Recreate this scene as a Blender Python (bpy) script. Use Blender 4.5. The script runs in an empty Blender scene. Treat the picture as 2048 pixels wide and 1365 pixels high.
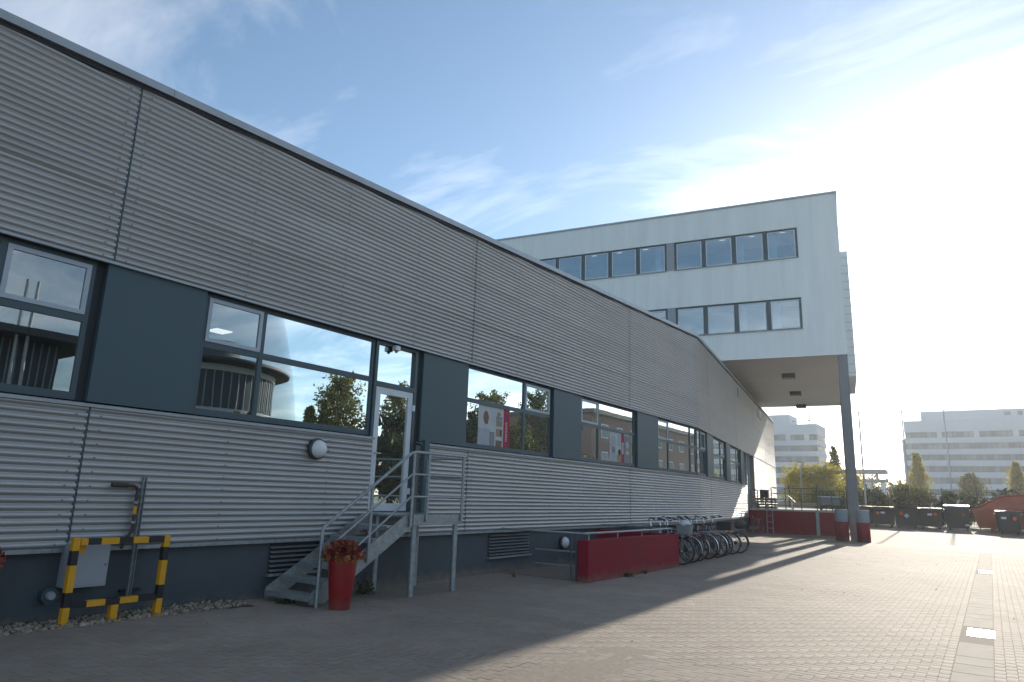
import bpy, math, random
import numpy as np
from mathutils import Matrix, Vector

R = math.radians
scene = bpy.context.scene
COL = scene.collection

# ------------------------------------------------------------------ camera
CAM_F, CAM_YAW, CAM_PITCH, CAM_ROLL = 1377.8, 0.6009, 0.2195, 0.0315
cy, sy, cp, sp = math.cos(CAM_YAW), math.sin(CAM_YAW), math.cos(CAM_PITCH), math.sin(CAM_PITCH)
fw = Vector((-sy * cp, cy * cp, sp)); rt = Vector((cy, sy, 0)); up = rt.cross(fw)
cr, sr = math.cos(CAM_ROLL), math.sin(CAM_ROLL)
r2 = cr * rt + sr * up; u2 = -sr * rt + cr * up
cam_d = bpy.data.cameras.new('camera'); cam = bpy.data.objects.new('camera', cam_d); COL.objects.link(cam)
cam.matrix_world = Matrix(((r2.x, u2.x, -fw.x, 0), (r2.y, u2.y, -fw.y, 0), (r2.z, u2.z, -fw.z, 1.65), (0, 0, 0, 1)))
cam_d.sensor_width = 36; cam_d.lens = CAM_F / 2048 * 36; cam_d.clip_end = 5000; cam_d.clip_start = 0.05
scene.camera = cam

# ------------------------------------------------------------------ light
SUN_EL, SUN_AZ = 18.8, -1.7
world = bpy.data.worlds.new('World'); scene.world = world; world.use_nodes = True
wn, wl = world.node_tree.nodes, world.node_tree.links
wn.clear()
def wnode(t, **k):
    n = wn.new(t)
    for a, b in k.items(): setattr(n, a, b)
    return n
wout = wnode('ShaderNodeOutputWorld'); wbg = wnode('ShaderNodeBackground'); wbg.inputs[1].default_value = 0.125
sky = wnode('ShaderNodeTexSky', sky_type='NISHITA', sun_disc=False, sun_elevation=R(SUN_EL), sun_rotation=R(SUN_AZ),
            altitude=50, air_density=1.0, dust_density=0.35, ozone_density=3.0)
wl.new(wbg.outputs[0], wout.inputs[0])
# thin cirrus: noise laid on a plane high above, stretched along one direction
tc = wnode('ShaderNodeTexCoord'); sep = wnode('ShaderNodeSeparateXYZ'); wl.new(tc.outputs['Generated'], sep.inputs[0])
mz = wnode('ShaderNodeMath', operation='MAXIMUM'); wl.new(sep.outputs[2], mz.inputs[0]); mz.inputs[1].default_value = 0.0
az = wnode('ShaderNodeMath', operation='ADD'); wl.new(mz.outputs[0], az.inputs[0]); az.inputs[1].default_value = 0.12
dx = wnode('ShaderNodeMath', operation='DIVIDE'); wl.new(sep.outputs[0], dx.inputs[0]); wl.new(az.outputs[0], dx.inputs[1])
dy = wnode('ShaderNodeMath', operation='DIVIDE'); wl.new(sep.outputs[1], dy.inputs[0]); wl.new(az.outputs[0], dy.inputs[1])
cmb = wnode('ShaderNodeCombineXYZ'); wl.new(dx.outputs[0], cmb.inputs[0]); wl.new(dy.outputs[0], cmb.inputs[1])
mp = wnode('ShaderNodeMapping'); mp.inputs['Rotation'].default_value = (0, 0, R(34)); mp.inputs['Scale'].default_value = (0.75, 1.35, 1)
mp.inputs['Location'].default_value = (3.1, 7.4, 0)
wl.new(cmb.outputs[0], mp.inputs[0])
n1 = wnode('ShaderNodeTexNoise'); n1.inputs['Scale'].default_value = 1.7; n1.inputs['Detail'].default_value = 9; n1.inputs['Roughness'].default_value = 0.62
n1.inputs['Distortion'].default_value = 1.1; wl.new(mp.outputs[0], n1.inputs[0])
n2n = wnode('ShaderNodeTexNoise'); n2n.inputs['Scale'].default_value = 0.45; n2n.inputs['Detail'].default_value = 3; wl.new(mp.outputs[0], n2n.inputs[0])
mul = wnode('ShaderNodeMath', operation='MULTIPLY'); wl.new(n1.outputs[0], mul.inputs[0]); wl.new(n2n.outputs[0], mul.inputs[1])
cr_ = wnode('ShaderNodeMapRange'); cr_.inputs['From Min'].default_value = 0.20; cr_.inputs['From Max'].default_value = 0.38
cr_.inputs['To Max'].default_value = 0.75; wl.new(mul.outputs[0], cr_.inputs[0])
hsv = wnode('ShaderNodeHueSaturation'); hsv.inputs['Saturation'].default_value = 0.30; hsv.inputs['Value'].default_value = 1.7
wl.new(sky.outputs[0], hsv.inputs['Color'])
sat = wnode('ShaderNodeHueSaturation'); sat.inputs['Saturation'].default_value = 0.93; sat.inputs['Hue'].default_value = 0.492; wl.new(sky.outputs[0], sat.inputs['Color'])
mixc = wnode('ShaderNodeMix', data_type='RGBA'); wl.new(cr_.outputs[0], mixc.inputs[0]); wl.new(sat.outputs[0], mixc.inputs[6]); wl.new(hsv.outputs[0], mixc.inputs[7])
wl.new(mixc.outputs[2], wbg.inputs[0])

sun_d = bpy.data.lights.new('sun', 'SUN'); sun = bpy.data.objects.new('sun', sun_d); COL.objects.link(sun)
sun_d.energy = 4.6; sun_d.angle = R(0.53); sun_d.color = (1.0, 0.9, 0.76)
sd = Vector((math.sin(R(SUN_AZ)) * math.cos(R(SUN_EL)), math.cos(R(SUN_AZ)) * math.cos(R(SUN_EL)), math.sin(R(SUN_EL))))
sun.rotation_euler = sd.to_track_quat('Z', 'Y').to_euler(); sun.location = (0, 0, 60)
vs = scene.view_settings; vs.view_transform = 'Standard'; vs.look = 'None'; vs.gamma = 1; vs.exposure = 0.6; vs.use_curve_mapping = False
scene.cycles.use_denoising = True
scene.cycles.max_bounces = 8; scene.cycles.transparent_max_bounces = 16
scene.cycles.sample_clamp_indirect = 6; scene.cycles.caustics_reflective = False; scene.cycles.caustics_refractive = False

# ------------------------------------------------------------------ materials
def nt(m):
    return m.node_tree.nodes, m.node_tree.links
def mat(name, col, rough=0.6, metal=0.0, var=0.12, vscale=3.0, bump=0.0, bscale=60.0, spec=0.5, dirt=0.0, dirtcol=(0.1, 0.09, 0.08), stretch=(1, 1, 1), objrand=0.0, splash=0.0):
    """plain Principled with noise-driven colour variation, roughness variation and optional fine relief"""
    m = bpy.data.materials.new(name); m.use_nodes = True; N, L = nt(m)
    b = N['Principled BSDF']; b.inputs['Metallic'].default_value = metal; b.inputs['Specular IOR Level'].default_value = spec
    g = N.new('ShaderNodeNewGeometry')
    mpp = N.new('ShaderNodeMapping'); L.new(g.outputs['Position'], mpp.inputs[0]); mpp.inputs['Scale'].default_value = stretch
    t = N.new('ShaderNodeTexNoise'); t.inputs['Scale'].default_value = vscale; t.inputs['Detail'].default_value = 6; t.inputs['Roughness'].default_value = 0.65
    L.new(mpp.outputs[0], t.inputs[0])
    mr = N.new('ShaderNodeMapRange'); mr.inputs['From Min'].default_value = 0.3; mr.inputs['From Max'].default_value = 0.7
    mr.inputs['To Min'].default_value = 1 - var; mr.inputs['To Max'].default_value = 1 + var; L.new(t.outputs[0], mr.inputs[0])
    val = mr.outputs[0]
    if objrand:
        oi = N.new('ShaderNodeObjectInfo'); m2 = N.new('ShaderNodeMapRange'); m2.inputs['To Min'].default_value = 1 - objrand; m2.inputs['To Max'].default_value = 1 + objrand
        L.new(oi.outputs['Random'], m2.inputs[0]); mm = N.new('ShaderNodeMath'); mm.operation = 'MULTIPLY'; L.new(val, mm.inputs[0]); L.new(m2.outputs[0], mm.inputs[1]); val = mm.outputs[0]
    vm = N.new('ShaderNodeVectorMath'); vm.operation = 'SCALE'; vm.inputs[0].default_value = col[:3]; L.new(val, vm.inputs['Scale'])
    out = vm.outputs[0]
    if dirt:
        t2 = N.new('ShaderNodeTexNoise'); t2.inputs['Scale'].default_value = vscale * 0.45; t2.inputs['Detail'].default_value = 8; t2.inputs['Roughness'].default_value = 0.7
        L.new(mpp.outputs[0], t2.inputs[0])
        r2_ = N.new('ShaderNodeMapRange'); r2_.inputs['From Min'].default_value = 0.48; r2_.inputs['From Max'].default_value = 0.75; r2_.inputs['To Max'].default_value = dirt
        L.new(t2.outputs[0], r2_.inputs[0])
        mx = N.new('ShaderNodeMix'); mx.data_type = 'RGBA'; L.new(r2_.outputs[0], mx.inputs[0]); L.new(out, mx.inputs[6]); mx.inputs[7].default_value = (*dirtcol, 1); out = mx.outputs[2]
    if splash:   # mud splashed up from the ground, ragged
        sx_ = N.new('ShaderNodeSeparateXYZ'); L.new(g.outputs['Position'], sx_.inputs[0]); t3 = N.new('ShaderNodeTexNoise'); t3.inputs['Scale'].default_value = 5; t3.inputs['Detail'].default_value = 9; t3.inputs['Roughness'].default_value = 0.75; L.new(g.outputs['Position'], t3.inputs[0])
        zz = N.new('ShaderNodeMapRange'); zz.inputs['From Min'].default_value = 0.42; zz.inputs['From Max'].default_value = 0.0; zz.inputs['To Min'].default_value = -0.55; zz.inputs['To Max'].default_value = 0.12; L.new(sx_.outputs[2], zz.inputs[0])
        ad_ = N.new('ShaderNodeMath'); ad_.operation = 'ADD'; L.new(zz.outputs[0], ad_.inputs[0]); L.new(t3.outputs[0], ad_.inputs[1])
        r3 = N.new('ShaderNodeMapRange'); r3.inputs['From Min'].default_value = 0.32; r3.inputs['From Max'].default_value = 0.62; r3.inputs['To Max'].default_value = splash; L.new(ad_.outputs[0], r3.inputs[0])
        m4 = N.new('ShaderNodeMix'); m4.data_type = 'RGBA'; L.new(r3.outputs[0], m4.inputs[0]); L.new(out, m4.inputs[6]); m4.inputs[7].default_value = (0.17, 0.14, 0.11, 1); out = m4.outputs[2]
    L.new(out, b.inputs['Base Color'])
    rr = N.new('ShaderNodeMapRange'); rr.inputs['To Min'].default_value = max(0.02, rough - 0.08); rr.inputs['To Max'].default_value = min(1, rough + 0.1); L.new(t.outputs[0], rr.inputs[0])
    L.new(rr.outputs[0], b.inputs['Roughness'])
    if bump:
        tb = N.new('ShaderNodeTexNoise'); tb.inputs['Scale'].default_value = bscale; tb.inputs['Detail'].default_value = 5; L.new(g.outputs['Position'], tb.inputs[0])
        bp = N.new('ShaderNodeBump'); bp.inputs['Strength'].default_value = bump; bp.inputs['Distance'].default_value = 0.01; L.new(tb.outputs[0], bp.inputs['Height']); L.new(bp.outputs[0], b.inputs['Normal'])
    return m

def glass(name, refl=0.45, tint=(0.34, 0.42, 0.46), wob=0.0006):
    m = bpy.data.materials.new(name); m.use_nodes = True; N, L = nt(m); N.clear()
    o = N.new('ShaderNodeOutputMaterial'); mx = N.new('ShaderNodeMixShader'); gl = N.new('ShaderNodeBsdfGlossy'); tr = N.new('ShaderNodeBsdfTransparent')
    gl.inputs['Roughness'].default_value = 0.0; gl.inputs['Color'].default_value = (0.72, 0.79, 0.80, 1); tr.inputs['Color'].default_value = (*tint, 1)
    lw = N.new('ShaderNodeFresnel'); lw.inputs[0].default_value = 1.6
    mr = N.new('ShaderNodeMapRange'); mr.inputs['To Min'].default_value = refl; mr.inputs['To Max'].default_value = 1.0; L.new(lw.outputs[0], mr.inputs[0])
    g = N.new('ShaderNodeNewGeometry'); t = N.new('ShaderNodeTexNoise'); t.inputs['Scale'].default_value = 1.3; t.inputs['Detail'].default_value = 1; L.new(g.outputs['Position'], t.inputs[0])
    bp = N.new('ShaderNodeBump'); bp.inputs['Strength'].default_value = 1.0; bp.inputs['Distance'].default_value = wob; L.new(t.outputs[0], bp.inputs['Height']); L.new(bp.outputs[0], gl.inputs['Normal'])
    L.new(mr.outputs[0], mx.inputs[0]); L.new(tr.outputs[0], mx.inputs[1]); L.new(gl.outputs[0], mx.inputs[2]); L.new(mx.outputs[0], o.inputs[0])
    return m

def leafmat(name, col, col2, trans=0.35):
    m = bpy.data.materials.new(name); m.use_nodes = True; N, L = nt(m); b = N['Principled BSDF']; b.inputs['Roughness'].default_value = 0.55
    at = N.new('ShaderNodeAttribute'); at.attribute_name = 'rnd'
    mx = N.new('ShaderNodeMix'); mx.data_type = 'RGBA'; mx.inputs[6].default_value = (*col, 1); mx.inputs[7].default_value = (*col2, 1); L.new(at.outputs['Fac'], mx.inputs[0])
    L.new(mx.outputs[2], b.inputs['Base Color'])
    tl = N.new('ShaderNodeBsdfTranslucent'); L.new(mx.outputs[2], tl.inputs[0]); ms = N.new('ShaderNodeMixShader'); ms.inputs[0].default_value = trans
    L.new(b.outputs[0], ms.inputs[1]); L.new(tl.outputs[0], ms.inputs[2]); L.new(ms.outputs[0], N['Material Output'].inputs[0])
    return m

def paver_mat(name, col, joint=False):
    """paving: per-stone tone (attribute + object random), large soft stains, fine grain"""
    m = bpy.data.materials.new(name); m.use_nodes = True; N, L = nt(m); b = N['Principled BSDF']; b.inputs['Roughness'].default_value = 0.82; b.inputs['Specular IOR Level'].default_value = 0.35
    g = N.new('ShaderNodeNewGeometry'); at = N.new('ShaderNodeAttribute'); at.attribute_name = 'rnd'; oi = N.new('ShaderNodeObjectInfo')
    ad = N.new('ShaderNodeMath'); ad.operation = 'ADD'; L.new(at.outputs['Fac'], ad.inputs[0]); L.new(oi.outputs['Random'], ad.inputs[1])
    fr = N.new('ShaderNodeMath'); fr.operation = 'FRACT'; L.new(ad.outputs[0], fr.inputs[0])
    ra = N.new('ShaderNodeValToRGB'); cr0 = ra.color_ramp; cr0.interpolation = 'LINEAR'
    cr0.elements[0].position = 0; cr0.elements[0].color = (*[c * 0.91 for c in col], 1); cr0.elements[1].position = 1; cr0.elements[1].color = (*[c * 1.06 for c in col], 1)
    e = cr0.elements.new(0.5); e.color = (col[0] * 1.03, col[1] * 0.97, col[2] * 0.95, 1)
    e = cr0.elements.new(0.8); e.color = (col[0] * 0.93, col[1] * 0.95, col[2] * 0.99, 1)
    L.new(fr.outputs[0], ra.inputs[0])
    def noise(s, lo, hi, a, bb, det=5):
        t = N.new('ShaderNodeTexNoise'); t.inputs['Scale'].default_value = s; t.inputs['Detail'].default_value = det; t.inputs['Roughness'].default_value = 0.65; L.new(g.outputs['Position'], t.inputs[0])
        q = N.new('ShaderNodeMapRange'); q.inputs['From Min'].default_value = lo; q.inputs['From Max'].default_value = hi; q.inputs['To Min'].default_value = a; q.inputs['To Max'].default_value = bb; L.new(t.outputs[0], q.inputs[0]); return q.outputs[0]
    x = noise(0.30, 0.3, 0.7, 0.76, 1.16); y = noise(1.7, 0.35, 0.7, 0.9, 1.08); z = noise(160, 0.3, 0.7, 0.86, 1.12, 2)
    p1 = N.new('ShaderNodeMath'); p1.operation = 'MULTIPLY'; L.new(x, p1.inputs[0]); L.new(y, p1.inputs[1])
    p2 = N.new('ShaderNodeMath'); p2.operation = 'MULTIPLY'; L.new(p1.outputs[0], p2.inputs[0]); L.new(z, p2.inputs[1])
    vm = N.new('ShaderNodeVectorMath'); vm.operation = 'SCALE'; L.new(ra.outputs[0], vm.inputs[0]); L.new(p2.outputs[0], vm.inputs['Scale'])
    L.new(vm.outputs[0], b.inputs['Base Color'])
    # pale lime stains with ragged edges
    st = noise(0.9, 0.66, 0.76, 0.0, 0.45, 8)
    mx = N.new('ShaderNodeMix'); mx.data_type = 'RGBA'; L.new(st, mx.inputs[0]); L.new(vm.outputs[0], mx.inputs[6]); mx.inputs[7].default_value = (col[0] * 1.5, col[1] * 1.6, col[2] * 1.75, 1)
    L.new(mx.outputs[2], b.inputs['Base Color'])
    oil = noise(1.15, 0.30, 0.22, 0.0, 0.42, 7)
    mo = N.new('ShaderNodeMix'); mo.data_type = 'RGBA'; L.new(oil, mo.inputs[0]); L.new(mx.outputs[2], mo.inputs[6]); mo.inputs[7].default_value = (col[0] * .5, col[1] * .5, col[2] * .5, 1); mx = mo
    L.new(mx.outputs[2], b.inputs['Base Color'])
    t = N.new('ShaderNodeTexNoise'); t.inputs['Scale'].default_value = 220; L.new(g.outputs['Position'], t.inputs[0]); bp = N.new('ShaderNodeBump'); bp.inputs['Strength'].default_value = 0.35; bp.inputs['Distance'].default_value = 0.004
    if joint:   # far paving: the courses are too small to tell apart, so a brick texture stands in as relief and joint colour
        br = N.new('ShaderNodeTexBrick'); mp_ = N.new('ShaderNodeMapping'); L.new(g.outputs['Position'], mp_.inputs[0]); mp_.inputs['Scale'].default_value = (1, 1, 1); L.new(mp_.outputs[0], br.inputs[0])
        br.inputs['Scale'].default_value = 1; br.inputs['Brick Width'].default_value = 0.2; br.inputs['Row Height'].default_value = 0.1; br.inputs['Mortar Size'].default_value = 0.006
        br.inputs['Color1'].default_value = (1, 1, 1, 1); br.inputs['Color2'].default_value = (0.86, 0.86, 0.86, 1); br.inputs['Mortar'].default_value = (0.55, 0.55, 0.55, 1)
        m3 = N.new('ShaderNodeMix'); m3.data_type = 'RGBA'; m3.blend_type = 'MULTIPLY'; m3.inputs[0].default_value = 1; L.new(mx.outputs[2], m3.inputs[6]); L.new(br.outputs[0], m3.inputs[7]); L.new(m3.outputs[2], b.inputs['Base Color'])
    L.new(t.outputs[0], bp.inputs['Height']); L.new(bp.outputs[0], b.inputs['Normal'])
    return m

PAVE = (0.262, 0.229, 0.190)
M = dict(
    paver=paver_mat('concrete paver', PAVE), paver_far=paver_mat('far paving', PAVE, True),
    sand=mat('joint sand', (0.205, 0.175, 0.14), 0.95, var=0.3, vscale=20),
    slab=mat('gutter concrete', (0.225, 0.20, 0.168), 0.85, var=0.22, vscale=4, bump=0.2, bscale=90, dirt=0.4, dirtcol=(0.16, 0.15, 0.13)),
    clad=mat('corrugated metal', (0.405, 0.41, 0.405), 0.42, 0.5, var=0.10, vscale=1.2, stretch=(1, 0.35, 2.2), bump=0.5, bscale=2.4, dirt=0.3, dirtcol=(0.30, 0.30, 0.30), objrand=0.04),
    coping=mat('coping metal', (0.33, 0.36, 0.38), 0.45, 0.5, var=0.12, vscale=2),
    zinc=mat('galvanised steel', (0.30, 0.335, 0.35), 0.5, 0.55, var=0.25, vscale=14, dirt=0.3, dirtcol=(0.2, 0.22, 0.23)),
    screw=mat('screw heads', (0.20, 0.22, 0.25), 0.4, 0.8),
    panel=mat('blue grey panel', (0.048, 0.088, 0.105), 0.5, 0.0, var=0.06, vscale=1.5),
    frame=mat('window frame', (0.050, 0.082, 0.100), 0.42, 0.0, var=0.06),
    sash=mat('sash aluminium', (0.36, 0.41, 0.46), 0.45, 0.3, var=0.06),
    white=mat('white door frame', (0.62, 0.67, 0.72), 0.45, var=0.05),
    reveal=mat('dark reveal', (0.025, 0.028, 0.033), 0.7),
    plinth=mat('painted plinth', (0.058, 0.074, 0.088), 0.75, var=0.14, vscale=1.6, bump=0.25, bscale=70, dirt=0.4, dirtcol=(0.10, 0.10, 0.10), splash=0.85),
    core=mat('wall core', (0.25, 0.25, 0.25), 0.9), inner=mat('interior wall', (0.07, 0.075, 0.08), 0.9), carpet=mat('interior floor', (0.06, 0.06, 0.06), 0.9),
    glass=glass('window glass', 0.30, (0.72, 0.78, 0.82)), glass_up=glass('upper window glass', 0.30, (0.5, 0.56, 0.6)), glass_far=glass('far glass', 0.30, (0.25, 0.3, 0.33)),
    ribglass=glass('ribbed door glass', 0.35, (0.35, 0.36, 0.35), 0.01),
    render=mat('pale grey render', (0.78, 0.82, 0.82), 0.85, var=0.06, vscale=1.6, stretch=(1.5, 1.5, 0.14), bump=0.15, bscale=120, dirt=0.22, dirtcol=(0.60, 0.63, 0.63)),
    soffit=mat('soffit', (0.86, 0.85, 0.83), 0.85, var=0.04, vscale=0.4), soffl=mat('soffit lamp', (0.09, 0.095, 0.1), 0.5),
    column=mat('column paint', (0.16, 0.18, 0.20), 0.55, var=0.06),
    red=mat('wine red paint', (0.215, 0.010, 0.025), 0.8, var=0.12, vscale=1.3, bump=0.12, bscale=60, spec=0.25, dirt=0.4, dirtcol=(0.15, 0.02, 0.03), splash=0.5),
    potred=mat('glossy red planter', (0.24, 0.007, 0.010), 0.45, var=0.15, vscale=6, splash=0.4),
    yellow=mat('yellow paint', (0.62, 0.30, 0.008), 0.5, var=0.1, vscale=8, dirt=0.3, dirtcol=(0.30, 0.15, 0.02)), black=mat('black paint', (0.014, 0.015, 0.017), 0.5, var=0.2),
    boxgrey=mat('meter box', (0.30, 0.33, 0.36), 0.5, var=0.05), pipe=mat('dark pipe', (0.045, 0.032, 0.028), 0.6, var=0.25, vscale=20),
    opal=mat('opal lamp glass', (0.66, 0.68, 0.70), 0.3, var=0.03), lamprim=mat('lamp rim', (0.05, 0.055, 0.06), 0.5),
    stone=mat('gravel', (0.27, 0.23, 0.18), 0.85, var=0.5, vscale=9), soil=mat('soil', (0.06, 0.05, 0.04), 0.95, var=0.3, vscale=10),
    tyre=mat('tyre rubber', (0.018, 0.018, 0.019), 0.75), chrome=mat('bright steel', (0.62, 0.64, 0.66), 0.22, 0.95), alu=mat('dull aluminium', (0.42, 0.44, 0.46), 0.4, 0.8),
    saddle=mat('saddle vinyl', (0.02, 0.02, 0.021), 0.5), cloth=mat('white cover cloth', (0.60, 0.63, 0.68), 0.8, bump=0.4, bscale=30), wicker=mat('grey basket', (0.22, 0.235, 0.25), 0.7), crate=mat('black crate', (0.02, 0.022, 0.024), 0.6),
    bag=mat('dark bag', (0.045, 0.048, 0.055), 0.7), orange=mat('amber reflector', (0.55, 0.16, 0.02), 0.3), redlamp=mat('red lamp', (0.4, 0.02, 0.02), 0.3),
    fr_black=mat('black bicycle paint', (0.02, 0.021, 0.024), 0.3), fr_blue=mat('blue bicycle paint', (0.03, 0.06, 0.13), 0.3), fr_silver=mat('silver bicycle paint', (0.38, 0.40, 0.43), 0.3, 0.7), fr_red=mat('red bicycle paint', (0.25, 0.02, 0.025), 0.3), fr_green=mat('dark green bicycle paint', (0.02, 0.055, 0.04), 0.3),
    bin=mat('bin plastic', (0.030, 0.033, 0.038), 0.55, var=0.15), binyel=mat('yellow bin lid', (0.55, 0.34, 0.03), 0.5, dirt=0.3, dirtcol=(0.30, 0.2, 0.05)), binlid=mat('dark bin lid', (0.05, 0.055, 0.075), 0.32), bincream=mat('faded cream bin lid', (0.45, 0.40, 0.26), 0.5),
    sticker=mat('orange sticker', (0.72, 0.13, 0.03), 0.6), stickw=mat('white sticker', (0.6, 0.62, 0.64), 0.6), stickb=mat('pale blue sticker', (0.40, 0.52, 0.58), 0.6),
    skip=mat('orange skip paint', (0.42, 0.085, 0.035), 0.55, var=0.2, vscale=2, dirt=0.45, dirtcol=(0.16, 0.06, 0.04)), tarp=mat('skip lid', (0.50, 0.46, 0.44), 0.35, 0.3, var=0.1),
    conc=mat('concrete', (0.36, 0.35, 0.33), 0.9, var=0.12, vscale=1.5, bump=0.2, bscale=40), boll=mat('bollard grey paint', (0.22, 0.27, 0.31), 0.6, var=0.08),
    green=mat('green steel', (0.045, 0.06, 0.055), 0.5), wood=mat('pallet wood', (0.22, 0.18, 0.14), 0.85, var=0.3, vscale=6),
    far_white=mat('far facade panel', (0.40, 0.48, 0.56), 0.7, var=0.04), far_frame=mat('far window frame', (0.045, 0.065, 0.08), 0.5), far_dark=mat('far dark', (0.12, 0.14, 0.16), 0.7), blind=mat('far blind', (0.085, 0.145, 0.175), 0.5, objrand=0.4),
    viaduct=mat('viaduct steel', (0.22, 0.23, 0.24), 0.7), banner=mat('pier white', (0.72, 0.73, 0.75), 0.7),
    bark=mat('bark', (0.10, 0.085, 0.065), 0.9, var=0.3, vscale=8), pole=mat('pole', (0.45, 0.47, 0.48), 0.4, 0.6),
    grass=mat('grass', (0.075, 0.10, 0.03), 0.9, var=0.35, vscale=1.5), asphalt=mat('asphalt', (0.10, 0.10, 0.10), 0.9, var=0.15),
    brick=mat('reddish brick facade', (0.24, 0.15, 0.12), 0.9, var=0.15), roofdark=mat('dark roof edge', (0.07, 0.08, 0.085), 0.6),
    car=mat('silver car paint', (0.42, 0.45, 0.5), 0.25, 0.5), carg=mat('car glass', (0.02, 0.025, 0.03), 0.1), carw=mat('white car paint', (0.7, 0.7, 0.7), 0.25),
    lf_green=leafmat('green leaves', (0.045, 0.075, 0.018), (0.10, 0.13, 0.03)), lf_yel=leafmat('yellowing leaves', (0.30, 0.27, 0.03), (0.48, 0.40, 0.05), 0.5), lf_dark=leafmat('dark leaves', (0.025, 0.045, 0.014), (0.06, 0.085, 0.025)),
    lf_mix=leafmat('turning leaves', (0.09, 0.12, 0.025), (0.26, 0.22, 0.04)), lf_red=leafmat('coral bell leaves', (0.14, 0.018, 0.022), (0.42, 0.12, 0.07), 0.25), lf_amber=leafmat('amber leaves', (0.30, 0.10, 0.03), (0.45, 0.24, 0.06), 0.25),
    pwhite=mat('poster white', (0.46, 0.50, 0.51), 0.7), pbrown=mat('poster brown', (0.20, 0.11, 0.085), 0.7), ptan=mat('poster tan', (0.30, 0.24, 0.16), 0.7), pgrey=mat('poster grey', (0.22, 0.22, 0.24), 0.7), pred=mat('poster red', (0.34, 0.025, 0.06), 0.7), ptext=mat('poster lettering', (0.7, 0.66, 0.68), 0.7), pblue=mat('poster blue', (0.32, 0.48, 0.54), 0.7), plight=mat('poster light grey', (0.36, 0.40, 0.44), 0.7),
)
clr = bpy.data.materials.new('clear edge'); clr.use_nodes = True; clr.node_tree.nodes.clear(); _o = clr.node_tree.nodes.new('ShaderNodeOutputMaterial'); _t = clr.node_tree.nodes.new('ShaderNodeBsdfTransparent'); clr.node_tree.links.new(_t.outputs[0], _o.inputs[0]); M['clear'] = clr
lampm = bpy.data.materials.new('office lamp'); lampm.use_nodes = True
lampm.node_tree.nodes['Principled BSDF'].inputs['Emission Color'].default_value = (1, 0.97, 0.9, 1); lampm.node_tree.nodes['Principled BSDF'].inputs['Emission Strength'].default_value = 0.9
M['lamp'] = lampm

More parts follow.
